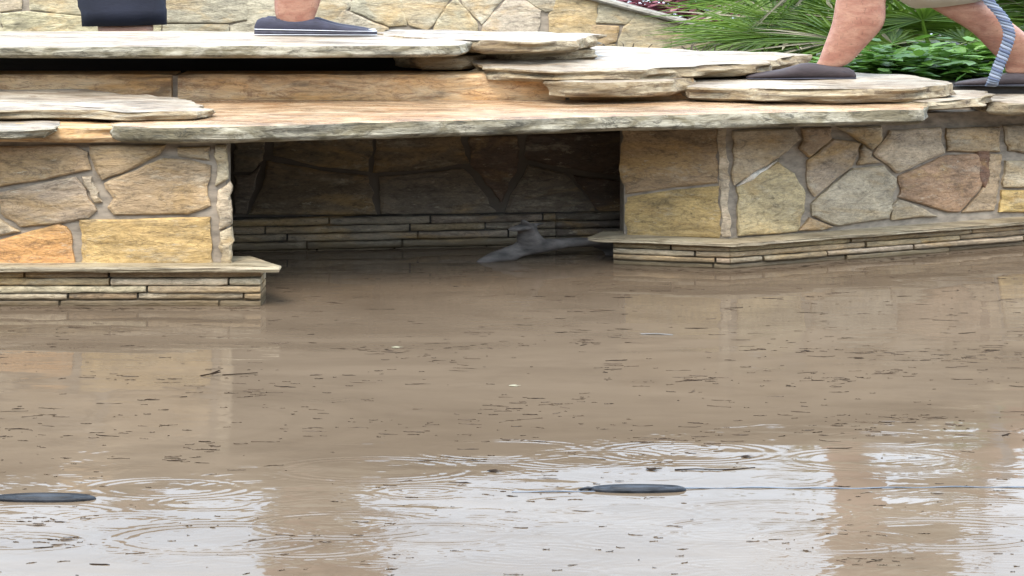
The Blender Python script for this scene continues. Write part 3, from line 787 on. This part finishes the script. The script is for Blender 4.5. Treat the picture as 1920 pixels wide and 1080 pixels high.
# ------------------------------------------------------------------ people
M_skin = mat_plain('skin', (.34, .19, .125), .5, .2, 9)
M_skin2 = mat_plain('skin flushed', (.33, .165, .105), .5, .22, 9)
def mat_skin(name, a, b_):
    m, nt, bs = nmat(name); v = tex_coord(nt, (1 / W, 1, 1))
    c = mixc(nt, ramp(nt, nz(nt, v, 16, 5, .6, .5), [(.38, 0.0), (.62, 1.0)]), a, b_)
    c = mixc(nt, 1.0, c, ramp(nt, nz(nt, v, 90, 4, .7), [(.3, .82), (.6, 1.06)]), 'MULTIPLY')
    hair = ramp(nt, nz(nt, tex_coord(nt, (60, 190, 26)), 1.0, 3, .5), [(.30, .55), (.38, 1.0)])
    c = mixc(nt, .6, c, mixc(nt, 1.0, c, hair, 'MULTIPLY'))
    nt.links.new(c, bs.inputs['Base Color']); bs.inputs['Roughness'].default_value = .42
    bs.inputs['Subsurface Weight'].default_value = .08; bs.inputs['Subsurface Radius'].default_value = (.02, .008, .004)
    bump(nt, bs, nz(nt, v, 28, 6, .65), .35, .008); return m
M_skin = mat_skin('skin lightly tanned', (.36, .205, .14), (.27, .135, .085))
M_skin2 = mat_skin('skin rain flushed', (.36, .19, .125), (.27, .115, .075))
M_navy = mat_plain('navy shorts cloth', (.007, .008, .018), .8, .3, 9)
M_khaki = mat_plain('khaki shorts cloth', (.42, .38, .30), .8, .1, 9)
M_tee = mat_plain('washed red cloth', (.20, .09, .075), .85, .15, 6)
M_tee2 = mat_plain('grey brown cloth', (.17, .12, .10), .85, .15, 6)
M_hair = mat_plain('brown hair', (.045, .028, .018), .6, .3, 30)
M_white = mat_plain('white rubber', (.62, .62, .64), .5, .08, 20)
M_shoeb = mat_plain('slate blue mesh', (.024, .022, .038), .75, .3, 40)
M_shoeg = mat_plain('dark heather sole', (.035, .033, .045), .7, .6, 60)
M_shoebr = mat_plain('brown canvas', (.036, .024, .025), .7, .3, 40)
M_eye = mat_plain('eye', (.05, .04, .03), .2, .1)

def skin_mesh(verts, edges, rads, root=0, sub=2):
    me = bpy.data.meshes.new('tmp'); me.from_pydata([tuple(v) for v in verts], edges, [])
    o = bpy.data.objects.new('tmp', me); COL.objects.link(o)
    md = o.modifiers.new('s', 'SKIN'); md.use_smooth_shade = True; md.branch_smoothing = .3
    for i, sv in enumerate(me.skin_vertices[0].data):
        r = rads[i]; sv.radius = r if isinstance(r, tuple) else (r, r); sv.use_root = (i == root)
    sb = o.modifiers.new('d', 'SUBSURF'); sb.levels = sub; sb.render_levels = sub
    dg = bpy.context.evaluated_depsgraph_get(); dg.update()
    ev = o.evaluated_get(dg); m2 = bpy.data.meshes.new_from_object(ev)
    V = [tuple(v.co) for v in m2.vertices]; Fc = [tuple(p.vertices) for p in m2.polygons]
    bpy.data.objects.remove(o); bpy.data.meshes.remove(me); bpy.data.meshes.remove(m2)
    return V, Fc

def ring_loft(rings, sides=20, wx=W, closed=(False, False), wob=0.0, seed=0):
    """rings = (centre, axis, ra, rb, ref): natural units"""
    vs = []; fs = []
    for i, (c, ax, ra, rb) in enumerate(rings):
        ax = ax.normalized(); a = Vector((0, 1, 0)).cross(ax)
        a = a.normalized() if a.length > .05 else Vector((1, 0, 0)); b = ax.cross(a)
        for k in range(sides):
            th = 6.2832 * k / sides
            q = c + a * math.cos(th) * ra + b * math.sin(th) * rb
            if wob: q = q + (q - c).normalized() * wob * N3(q.x * 18, q.y * 18, q.z * 9, seed)
            vs.append((q.x * wx, q.y, q.z))
    n = len(rings)
    for i in range(n - 1):
        for k in range(sides): fs.append((i * sides + k, i * sides + (k + 1) % sides, (i + 1) * sides + (k + 1) % sides, (i + 1) * sides + k))
    if closed[0]: fs.append(tuple(range(sides))[::-1])
    if closed[1]: fs.append(tuple((n - 1) * sides + k for k in range(sides)))
    return vs, fs

def shoe(parent, heel, fwd, ln, mats, stripe, hgt=.085, wide=1.35):
    """heel = natural point under heel on the ground; fwd = +1/-1 along x; upper, white line and sole"""
    prof = [(0, .020, .50), (.02, .030, .74), (.06, .036, .86), (.14, .038, .84), (.28, .037, .80), (.40, .037, .82), (.50, .039, .80), (.58, .041, .66), (.68, .045, .50), (.80, .046, .40), (.90, .041, .31), (.97, .028, .22), (1.0, .010, .14)]
    if not stripe: prof[:6] = [(0, .016, .26), (.02, .028, .44), (.06, .035, .56), (.14, .038, .64), (.28, .037, .76), (.42, .037, .84)]
    sole_h = .036 if stripe else .012
    def loft(z0f, z1f, grow):
        vs = []; fs = []
        for t_, w, hh in prof:
            w *= wide
            x = heel.x + fwd * ln * t_; w = w + grow
            z0 = heel.z + z0f(t_, hh); z1 = heel.z + z1f(t_, hh)
            for k in range(12):
                th = math.pi * 2 * k / 12; cy = math.cos(th); sz = math.sin(th)
                yy = heel.y + w * (abs(cy) ** .8) * (1 if cy > 0 else -1)
                zz = (z0 + z1) / 2 + (z1 - z0) / 2 * (abs(sz) ** .7) * (1 if sz > 0 else -1)
                vs.append((x * W, yy, zz))
        m = len(prof)
        for i in range(m - 1):
            for k in range(12): fs.append((i * 12 + k, i * 12 + (k + 1) % 12, (i + 1) * 12 + (k + 1) % 12, (i + 1) * 12 + k))
        fs += [tuple(range(12)), tuple((m - 1) * 12 + k for k in range(12))]
        return vs, fs
    v, f = loft(lambda t_, h: 0.004, lambda t_, h: hgt * h * 1.25, 0)
    up = mesh_obj('shoe', v, f, mats[0], parent, True)
    up_loc = up
    v, f = loft(lambda t_, h: 0, lambda t_, h: sole_h * (1.25 - .45 * t_), .004)
    s = mesh_obj('sole', v, f, mats[1], parent, True); s.parent = up; s.matrix_parent_inverse = Matrix.Translation(-Vector(parent.location)) if False else Matrix()
    mb = MB(); q = []
    for t_, zf in ((.10, .55), (.25, .50), (.42, .56), (.50, .72), (.53, .95)) if not stripe else ((.16, .95), (.20, .55), (.34, .42), (.48, .50), (.56, .78)):
        w_, h_ = next((p_[1], p_[2]) for p_ in prof if p_[0] >= t_)
        q.append(Vector((heel.x + fwd * ln * t_, heel.y - w_ * wide * .93 * (1 if zf < .7 else .75), heel.z + sole_h + (hgt * h_ * 1.25 - sole_h) * zf)))
    tube(mb, q, [.0022] * len(q), 5); s3 = mb.build('seam', [mats[1]], None, True); s3.parent = up; s3.matrix_parent_inverse = Matrix()
    if stripe:
        for k in range(4):
            t_ = .50 + .055 * k; z_ = heel.z + hgt * (1.03 - .16 * k) * .82 + .012; mb = MB()
            tube(mb, [Vector((heel.x + fwd * ln * t_, heel.y - .026, z_ - .010)), Vector((heel.x + fwd * ln * (t_ + .01), heel.y, z_ + .004)), Vector((heel.x + fwd * ln * (t_ + .02), heel.y + .026, z_ - .010))], [.003] * 3, 5)
            s3 = mb.build('lace', [mats[0]], None, True); s3.parent = up; s3.matrix_parent_inverse = Matrix()
    if stripe:
        for a, b_, gr in ((sole_h * .95, sole_h * 1.18, .005), (0.0, .008, .005)):
            v, f = loft(lambda t_, h: a * (1.25 - .45 * t_), lambda t_, h: b_ * (1.25 - .45 * t_) + .001, gr)
            s2 = mesh_obj('white_trim', v, f, M_white, None, True); s2.parent = up
            s2.matrix_parent_inverse = Matrix()
    return up

def hand(verts, edges, rads, wrist_i, d, facing):
    """palm and five bent fingers hung on the wrist"""
    w = verts[wrist_i]; d = d.normalized(); s = Vector((0, 1, 0)); nn = Vector((facing, 0, 0))
    verts.append(w + d * .045); edges.append((wrist_i, len(verts) - 1)); rads.append((.026, .018)); pm = len(verts) - 1
    for k, (off, ln) in enumerate(((-.030, .068), (-.010, .078), (.010, .072), (.028, .058))):
        a = w + d * .085 + s * off; b = a + d * ln * .45 + nn * .008; c = b + d * ln * .35 + nn * .018
        i0 = len(verts); verts.extend([a, b, c]); edges.extend([(pm, i0), (i0, i0 + 1), (i0 + 1, i0 + 2)]); rads.extend([.010, .0085, .007])
    i0 = len(verts); verts.extend([w + d * .05 + s * -.038 + nn * .012, w + d * .085 + s * -.05 + nn * .022]); edges.extend([(pm, i0), (i0, i0 + 1)]); rads.extend([.011, .009])

def nat(p): return Vector((p.x / W, p.y, p.z))

def person(label, J, face, mats, shorts_hem, seedn):
    """J: natural joints. face = +1 looks right, -1 looks left"""
    skin, shorts, tee = mats
    base = J['foot']
    t = empty('person', (base.x * W, base.y, base.z), label, 'person')
    V = []; E = []; R = []; ix = {}
    def add(n, p, r, par=None):
        ix[n] = len(V); V.append(p); R.append(r)
        if par: E.append((ix[par], ix[n]))
    hip = J['hip']; ch = J['chest']; hd = J['head']; nk = J['neck']; u = Vector((0, 1, 0))
    add('hip', hip, (.13, .11)); add('waist', hip.lerp(ch, .45), (.125, .10), 'hip'); add('chest', ch, (.14, .115), 'waist')
    add('neck0', nk.lerp(ch, .25), (.075, .07), 'chest'); add('neck', nk, (.055, .055), 'neck0')
    hv = (hd - nk).normalized()
    add('jaw', nk + hv * .07 + Vector((face * .02, 0, 0)), (.065, .07), 'neck'); add('brow', hd + hv * .02, (.082, .088), 'jaw'); add('crown', hd + hv * .09, (.06, .06), 'brow')
    add('nose', hd + Vector((face * .098, 0, -.01)), (.012, .014), 'brow')
    for sgn, nm in ((-1, 'a'), (1, 'b')):
        add('ear' + nm, hd + u * sgn * .085 + Vector((-face * .01, 0, -.01)), (.012, .02), 'brow')
        kn, an = J['knee' + nm], J['ankle' + nm]
        h0 = hip + u * sgn * .085 + Vector((0, 0, -.06))
        add('h' + nm, h0, .095, 'hip'); add('th' + nm, h0.lerp(kn, .45), .085, 'h' + nm); add('kn' + nm, kn, J.get('rkn', .064), 'th' + nm)
        cf = J.get('calf' + nm, kn.lerp(an, .32) + Vector((-face * .012, 0, 0)))
        add('cf' + nm, cf, J.get('rcalf', .062), 'kn' + nm); add('lc' + nm, cf.lerp(an, .6), J.get('rlow', .045), 'cf' + nm); add('an' + nm, an, J.get('rank', .038), 'lc' + nm)
        add('ft' + nm, an + Vector((face * .03, 0, -.05)), .026, 'an' + nm)
        sh = ch + u * sgn * .17 + Vector((0, 0, .07)); el = J['elbow' + nm]; wr = J['wrist' + nm]
        add('sh' + nm, sh, .06, 'chest'); add('el' + nm, el, .042, 'sh' + nm); add('fa' + nm, el.lerp(wr, .4), .04, 'el' + nm); add('wr' + nm, wr, .027, 'fa' + nm)
    for nm in 'ab': hand(V, E, R, ix['wr' + nm], V[ix['wr' + nm]] - V[ix['fa' + nm]], face)
    v, f = skin_mesh(V, E, R, 0, 2)
    mesh_obj('body', [(a * W, b, c) for a, b, c in v], f, skin, t, True)
    mb = MB()                       # shorts: pelvis and two legs with open hems
    z = Vector((0, 0, 1))
    vv, ff = ring_loft([(hip + z * .13, z, .155, .185), (hip + z * .04, z, .165, .20), (hip - z * .07, z, .16, .195), (hip - z * .13, z, .155, .185), (hip - z * .24, z, .135, .15)], closed=(False, False), wob=.008); mb.add(vv, ff)
    for sgn, nm in ((-1, 'a'), (1, 'b')):
        h0 = hip + u * sgn * .085 + Vector((0, 0, -.04)); kn = J['knee' + nm]; ax = kn - h0; hm = shorts_hem[nm]
        vv, ff = ring_loft([(h0 - ax * .02, ax, .13, .11), (h0.lerp(kn, .3 * hm), ax, .125, .112), (h0.lerp(kn, .7 * hm), ax, .118, .108), (h0.lerp(kn, hm), ax, .116, .106), (h0.lerp(kn, hm - .012), ax, .106, .097)], wob=.022, seed=sgn + seedn); mb.add(vv, ff)
    mb.build('shorts', [shorts], t, True)
    mb = MB()
    ax = ch - hip
    vv, ff = ring_loft([(hip - z * .03, z, .165, .205), (hip.lerp(ch, .35), ax, .15, .19), (hip.lerp(ch, .75), ax, .155, .205), (ch + z * .03, z, .15, .205), (ch + z * .10, z, .10, .14), (nk.lerp(ch, .2), z, .065, .07)], wob=.012); mb.add(vv, ff)
    for sgn, nm in ((-1, 'a'), (1, 'b')):
        sh = ch + u * sgn * .15 + Vector((0, 0, .07)); el = J['elbow' + nm]; a2 = el - sh
        vv, ff = ring_loft([(sh, a2, .08, .08), (sh.lerp(el, .3), a2, .074, .074), (sh.lerp(el, .65), a2, .07, .07)], wob=.006); mb.add(vv, ff)
    mb.build('shirt', [tee], t, True)
    mb = MB(); c = hd + hv * .045 + Vector((-face * .015, 0, 0)); vs = []; fs = []; S_, R_ = 18, 8
    for i in range(R_ + 1):
        ph = math.pi * .52 * i / R_
        for k in range(S_):
            th = 6.2832 * k / S_; q = c + Vector((math.cos(th) * math.sin(ph) * .098, math.sin(th) * math.sin(ph) * .092, math.cos(ph) * .095 - (.03 if math.cos(th) * face < 0 else -.01) * i / R_)); q += (q - c) * .06 * N3(q.x * 50, q.y * 50, q.z * 50); vs.append((q.x * W, q.y, q.z))
    for i in range(R_):
        for k in range(S_): fs.append((i * S_ + k, (i + 1) * S_ + k, (i + 1) * S_ + (k + 1) % S_, i * S_ + (k + 1) % S_))
    mb.add(vs, fs); mb.build('hair', [M_hair], t, True)
    for sgn in (-1, 1):
        vv, ff = ring_loft([(hd + Vector((face * (.078 + .004 * q), sgn * .032, .005)), Vector((1, 0, 0)), .011 - .002 * q, .011 - .002 * q) for q in range(4)], 10, closed=(True, True)); mesh_obj('eye', vv, ff, M_eye, t, True)
    return t

# far left: standing behind the top slab, navy shorts, knee just hidden by the slab
d = 12.5
def q_(x, y, dd): return nat(PX(x, y, dd))
hipA = q_(214, -55, d); hipA.y = d + .1
JA = dict(rkn=.088, foot=Vector((hipA.x, d, 1.05)), hip=hipA, chest=hipA + Vector((.01, 0, .36)), neck=hipA + Vector((.02, 0, .52)), head=hipA + Vector((.05, 0, .64)),
          kneea=q_(239, 66, d), kneeb=q_(236, 60, d + .2), anklea=Vector((q_(232, 60, d).x, d, 1.14)), ankleb=Vector((q_(215, 60, d).x, d + .2, 1.14)),
          elbowa=hipA + Vector((-.02, -.24, .14)), elbowb=hipA + Vector((-.02, .24, .14)), wrista=hipA + Vector((.16, -.2, .06)), wristb=hipA + Vector((.16, .2, .06)))
pA = person('person in navy knee length shorts standing behind the top left slab', JA, 1, (M_skin, M_navy, M_tee2), {'a': .84, 'b': .78}, 1)
for nm in 'ab':
    a = JA['ankle' + nm]; shoe(pA, Vector((a.x - .05, a.y, 1.055)), 1, .28, (M_shoebr, M_white), False)

# blue shoe person on the top slab, facing right
d = 10.95; zS = 1.618
xh = q_(478, 60, d).x
an = Vector((q_(552, 0, d).x, d, zS + .10))
hipB = Vector((an.x + .06, d + .10, zS + .88))
JB = dict(foot=Vector((an.x, d, zS)), hip=hipB, chest=hipB + Vector((.02, 0, .38)), neck=hipB + Vector((.05, 0, .54)), head=hipB + Vector((.09, 0, .66)),
          kneea=Vector((an.x + .035, d, zS + .50)), kneeb=Vector((an.x + .03, d + .2, zS + .50)), anklea=an, ankleb=an + Vector((-.01, .2, 0)), rlow=.060, rank=.052, rcalf=.068,
          elbowa=hipB + Vector((-.03, -.24, .14)), elbowb=hipB + Vector((-.03, .24, .14)), wrista=hipB + Vector((.12, -.2, -.02)), wristb=hipB + Vector((.12, .2, -.02)))
pB = person('person whose bare ankle and slate blue running shoe stand on the top left slab', JB, 1, (M_skin2, M_khaki, M_tee), {'a': .85, 'b': .85}, 2)
shoe(pB, Vector((xh, d, zS)), 1, .305, (M_shoeb, M_shoeg), True, .130)
shoe(pB, Vector((xh + .005, d + .2, zS)), 1, .29, (M_shoeb, M_shoeg), True, .130)

# striding person on the right
d = 10.5; dr_ = 10.9
ka = q_(1614, -8, d); aa = q_(1563, 118, d)
kb = q_(1862, 52, dr_ - .1); ab = q_(1918, 128, dr_)
hipC = q_(1678, -88, d + .1)
JC = dict(foot=Vector((aa.x, d, 1.32)), hip=hipC, chest=hipC + Vector((-.03, 0, .38)), neck=hipC + Vector((-.06, 0, .53)), head=hipC + Vector((-.09, 0, .65)),
          kneea=ka, kneeb=kb, anklea=aa, ankleb=ab, calfa=q_(1611, 44, d), rcalf=.070, rlow=.053, rank=.042,
          elbowa=hipC + Vector((-.06, -.26, .16)), elbowb=hipC + Vector((0, .26, .16)), wrista=hipC + Vector((.11, -.25, .06)), wristb=hipC + Vector((-.2, .2, .06)))
pC = person('person in pale khaki shorts striding left on the slabs in brown slip on shoes', JC, -1, (M_skin2, M_khaki, M_tee), {'a': .60, 'b': .62}, 3)
shoe(pC, Vector((q_(1604, 150, d).x, d, 1.318)), -1, .262, (M_shoebr, M_shoeg), False, .118)
shoe(pC, Vector((q_(1985, 160, dr_).x, dr_, 1.225)), -1, .26, (M_shoebr, M_shoeg), False, .10)

# braided rope hanging from the striding person's hand
M_rope, nt, bs = nmat('blue and white braid')
at = nt.nodes.new('ShaderNodeAttribute'); at.attribute_name = 'Col'
nt.links.new(at.outputs['Color'], bs.inputs['Base Color']); bs.inputs['Roughness'].default_value = .8
d = 10.55
ctl = [q_(1838, -60, d), q_(1850, -5, d), q_(1878, 30, d), q_(1892, 62, d), q_(1884, 95, d), q_(1872, 125, d), q_(1862, 152, d), q_(1858, 161, d + .05)]
mb = MB()
pts = []
for i in range(len(ctl) - 1):
    p0, p1, p2, p3 = ctl[max(i - 1, 0)], ctl[i], ctl[i + 1], ctl[min(i + 2, len(ctl) - 1)]
    for k in range(14):
        s = k / 14
        pts.append(.5 * ((2 * p1) + (p2 - p0) * s + (2 * p0 - 5 * p1 + 4 * p2 - p3) * s * s + (3 * p1 - p0 - 3 * p2 + p3) * s ** 3))
for st in range(3):
    col = ((.09, .11, .17), (.22, .24, .29), (.13, .155, .20))[st]
    q = []
    for i, p in enumerate(pts):
        a = i * .75 + st * 2.094; q.append(p + Vector((math.cos(a) * .008, math.sin(a) * .008, 0)))
    tube(mb, q, [.0085] * len(q), 7, c=col)
tag(mb.build('rope', [M_rope], None, True, True), 'thick blue and white braided rope hanging at the right, beside the trailing leg', 'rope')

# ------------------------------------------------------------------ deer in the opening
M_deer = mat_plain('grey brown deer coat', (.085, .073, .064), .85, .6, 24)
d = 10.3
V = []; E = []; R = []
def a_(x, y, dd, r, par=None):
    V.append(q_(x, y, dd)); R.append(r)
    if par is not None: E.append((par, len(V) - 1))
    return len(V) - 1
b0 = a_(1040, 457, d, .040); b1 = a_(1098, 453, d + .08, .036, b0); b2 = a_(1160, 458, d + .16, .036, b1)
tl = a_(1180, 464, d + .2, .008, b2)
b3 = a_(1000, 464, d - .03, .050, b0); b4 = a_(940, 477, d - .05, .042, b3)
n1 = a_(992, 446, d - .07, .034, b3); n2 = a_(990, 435, d - .08, .027, n1)
h1 = a_(988, 425, d - .09, .028, n2); h2 = a_(974, 428, d - .14, .021, h1); h3 = a_(960, 431, d - .18, .015, h2)
e1 = a_(1002, 421, d - .06, .011, h1); e2 = a_(1018, 419, d - .05, .006, e1)
f1 = a_(984, 417, d - .13, .009, h1); f2 = a_(980, 412, d - .14, .005, f1)
for (x, o) in ((905, -.09), (945, .02)):
    k1 = a_(x, 492, d + o, .020, b4); a_(x - 4, 520, d + o, .012, k1)
for (x, o) in ((1150, .12), (1170, .24)):
    k1 = a_(x, 490, d + o, .020, b2); a_(x + 6, 520, d + o, .012, k1)
v, f = skin_mesh(V, E, R, 0, 2)
t = empty('deer', (V[0].x * W, V[0].y, 0), 'small grey brown deer standing belly deep in water inside the dark opening', 'deer')
mesh_obj('body', [(a * W, b, c) for a, b, c in v], f, M_deer, t, True)
hh = V[h1]
for sx, sy in ((-.012, -.027), (-.024, .0)):
    vv, ff = ring_loft([(hh + Vector((sx, sy - .004 + .003 * q, .006)), Vector((0, 1, 0)), .006 - .001 * abs(q - 2), .006 - .001 * abs(q - 2)) for q in range(5)], 8, closed=(True, True)); mesh_obj('eye', vv, ff, M_eye, t, True)

# ------------------------------------------------------------------ floats, cable, debris on the water
def WP(x, y): dd = H * F / (y + 120); return Vector((XD(x, dd), dd, 0))
M_float = mat_plain('dark wet plastic', (.016, .018, .022), .45, .8, 30, .25)
def float_disc(x, y, wpx, label, seed):
    p = WP(x, y); rx = wpx / 2 * p.y / F; ry = rx / W * .52
    r = random.Random(seed); N_ = 40
    t = empty('floating_disc', p, label, 'float', 'dark discs floating near the camera')
    vs = []; fs = []
    prof = [(1.0, -.02), (1.03, .003), (1.0, .010), (.92, .015), (.86, .009), (.60, .010), (.56, .017), (.2, .018)]
    for k, (s, z) in enumerate(prof):
        for i in range(N_):
            th = 6.2832 * i / N_; w = 1 + .05 * N3(math.cos(th) * 1.5, math.sin(th) * 1.5, 0, seed)
            vs.append((p.x + rx * s * w * math.cos(th), p.y + ry * s * w * math.sin(th), z))
    for k in range(len(prof) - 1):
        for i in range(N_): fs.append((k * N_ + i, k * N_ + (i + 1) % N_, (k + 1) * N_ + (i + 1) % N_, (k + 1) * N_ + i))
    fs.append(tuple((len(prof) - 1) * N_ + i for i in range(N_)))
    mesh_obj('lid', vs, fs, M_float, t, True)
    vs, fs = [], []; pc = Vector((p.x - rx * 1.05, p.y - .005, 0))
    mb = MB(); tube(mb, [nat(pc) + Vector((-.012, 0, .004)), nat(pc) + Vector((.0, 0, .012)), nat(pc) + Vector((.018, 0, .006))], [.004, .007, .004], 8); mb.build('loop', [M_float], t, True)
float_disc(1196, 919, 178, 'dark oval disc floating right of centre, joined to the thin line', 3)
float_disc(82, 936, 190, 'dark blue oval disc floating at the left edge', 8)
mb = MB(); pts = []
for i in range(90):
    x = 960 + i * 12; p = WP(x, 923 - 8 * min(1, (x - 960) / 500) + 1.2 * math.sin(x * .013)); p.z = .002 + .002 * math.sin(x * .05)
    pts.append(nat(p))
tube(mb, pts, [.0028] * len(pts), 6)
tag(mb.build('floating_line', [mat_plain('blue grey line', (.10, .12, .15), .5, .3, 10)], None, True), 'thin blue grey line floating across the sky reflection to the right edge', 'line')

M_deb = mat_plain('rotten leaf litter', (.020, .012, .007), .9, .5, 20, .1)
def sliver(mb, x, y, wpx, r, thick=1.0):
    """one scrap: a bent needle, a curled leaf bit or a crumb"""
    p = nat(WP(x, y)); ln = wpx / 2 * p.y / F / W; kind = r.random(); mt = 0 if r.random() < .35 else 1
    a = r.gauss(0, .45); m = 6
    if kind < .55: w0 = min(r.uniform(.0012, .0032) * thick, ln * .2); cv = r.uniform(-.5, .5) * ln
    elif kind < .8: w0 = min(r.uniform(.004, .009), ln * .45); cv = r.uniform(-.3, .3) * ln
    else: ln = min(ln, .008); w0 = r.uniform(.002, .005); cv = 0
    dv = Vector((math.cos(a), math.sin(a), 0)); s = Vector((-dv.y, dv.x, 0)); vs = []; fs = []; sk = r.uniform(-.6, .6)
    for i in range(m + 1):
        t = i / m * 2 - 1; c = p + dv * ln * t + s * (cv * (1 - t * t) + sk * ln * .2 * math.sin(t * 3)); w = w0 * max(.04, (1 - abs(t) ** 1.6)) * r.uniform(.3, 1.5)
        for sg, z in ((-1, .0008), (0, .0030 * r.random() + .001), (1, .0008)): q = c + s * w * sg; vs.append((q.x * W, q.y, z))
    for i in range(m): b = i * 3; fs += [(b, b + 1, b + 4, b + 3), (b + 1, b + 2, b + 5, b + 4)]
    mb.add(vs, fs, mt)
r = random.Random(77); mb = MB()
for i in range(2600):
    y = 505 + 575 * r.random() ** 1.1; x = r.uniform(-40, 1960)
    dens = N3(x * .0035, y * .013, 3) + .5 * N3(x * .012, y * .05, 8)
    if dens < .05 and r.random() < .75: continue
    if y < 600 and x < 520: continue
    if y > 830 and r.random() < .6: continue
    sliver(mb, x, y, r.choice([4, 6, 10, 16, 24, 38]) * r.uniform(.7, 1.5) * (.8 if y > 850 else 1), r)
for (x, y, n_, sp) in [(1120, 640, 16, 40), (720, 657, 18, 60), (1640, 660, 16, 60), (1800, 672, 20, 80), (1680, 700, 18, 30), (1560, 712, 18, 40), (1310, 712, 14, 30), (340, 865, 10, 30), (380, 838, 10, 26),
                       (60, 975, 12, 60), (110, 1018, 14, 60), (460, 735, 12, 40), (1710, 785, 14, 50), (890, 860, 9, 50), (1650, 1052, 10, 40), (1050, 755, 10, 50), (1430, 655, 10, 60)]:
    for k in range(n_): sliver(mb, x + r.gauss(0, sp * .8), y + r.gauss(0, 5), r.uniform(8, 40), r, 1.2)
# scum gathered along the foot of the walls
for k in range(260):
    if k < 110: sliver(mb, r.uniform(-40, 490), 577 + abs(r.gauss(0, 3)), r.uniform(4, 18), r)
    else:
        x = r.uniform(1150, 1940); yb = 498 + (x - 1150) * .04 if x < 1365 else 507 - (x - 1365) * .083
        sliver(mb, x, yb + 2 + abs(r.gauss(0, 3)), r.uniform(4, 18), r)
M_deb2 = mat_plain('sodden brown litter', (.055, .036, .022), .8, .5, 20, .15)
tag(mb.build('floating_debris', [M_deb, M_deb2]), 'dark leaf scraps and needles scattered over the brown water', None, kind='stuff')

def twig(x, y, pts, rad, label, mat=M_deb):
    p = nat(WP(x, y)); mb = MB()
    for br in pts: tube(mb, [p + Vector(q) for q in br], [rad * (1 - .5 * i / len(br)) for i in range(len(br))], 6)
    tag(mb.build('twig', [mat]), label, 'twig', 'twigs floating on the water')
twig(400, 705, [[(-.022, 0, .002), (-.004, .0, .012), (.010, .01, .028)], [(-.004, 0, .010), (.012, .0, .022)]], .0035, 'short forked twig sticking up from the water left of centre')
twig(450, 703, [[(-.03, -.005, .002), (0, 0, .006), (.03, .008, .010)]], .003, 'curved twig lying flat just right of the forked twig')
twig(1232, 628, [[(-.03, .01, .003), (0, 0, .007), (.03, -.008, .003)]], .0042, 'pale edged twig alone on the water below the long slab', mat_plain('wet grey twig', (.12, .11, .10), .25, .5, 40))
twig(1318, 882, [[(-.04, 0, .003), (-.01, .003, .006), (.02, -.003, .005), (.045, .006, .003)], [(.03, .0, .003), (.05, .01, .002), (.075, .03, .002)]], .003, 'dark twig in the sky reflection above the floating disc')
def leaf(x, y, s, label, mat=M_deb):
    p = nat(WP(x, y)); mb = MB()
    for k, a in enumerate((0, .9, -.8)):
        leaf_quad(mb, p + Vector((0, 0, .003)), Vector((math.cos(a), math.sin(a), .05)), Vector((0, 0, 1)), s, s * .4, 4, .0, .15)
    tag(mb.build('fallen_leaf', [mat]), label, 'leaf', 'leaves floating on the water')
leaf(915, 884, .022, 'small dark leaf floating at the upper edge of the sky reflection')
leaf(1212, 881, .022, 'small dark leaf floating directly above the right disc')
leaf(1390, 857, .02, 'tiny leaf floating highest in the sky reflection')
leaf(955, 724, .02, 'pale leaf floating alone in mid water', M_dry)
leaf(735, 652, .022, 'pale yellow leaf floating in the long streak of debris', M_dry)
SC.cycles.max_bounces = 8
SC.cycles.use_denoising = True
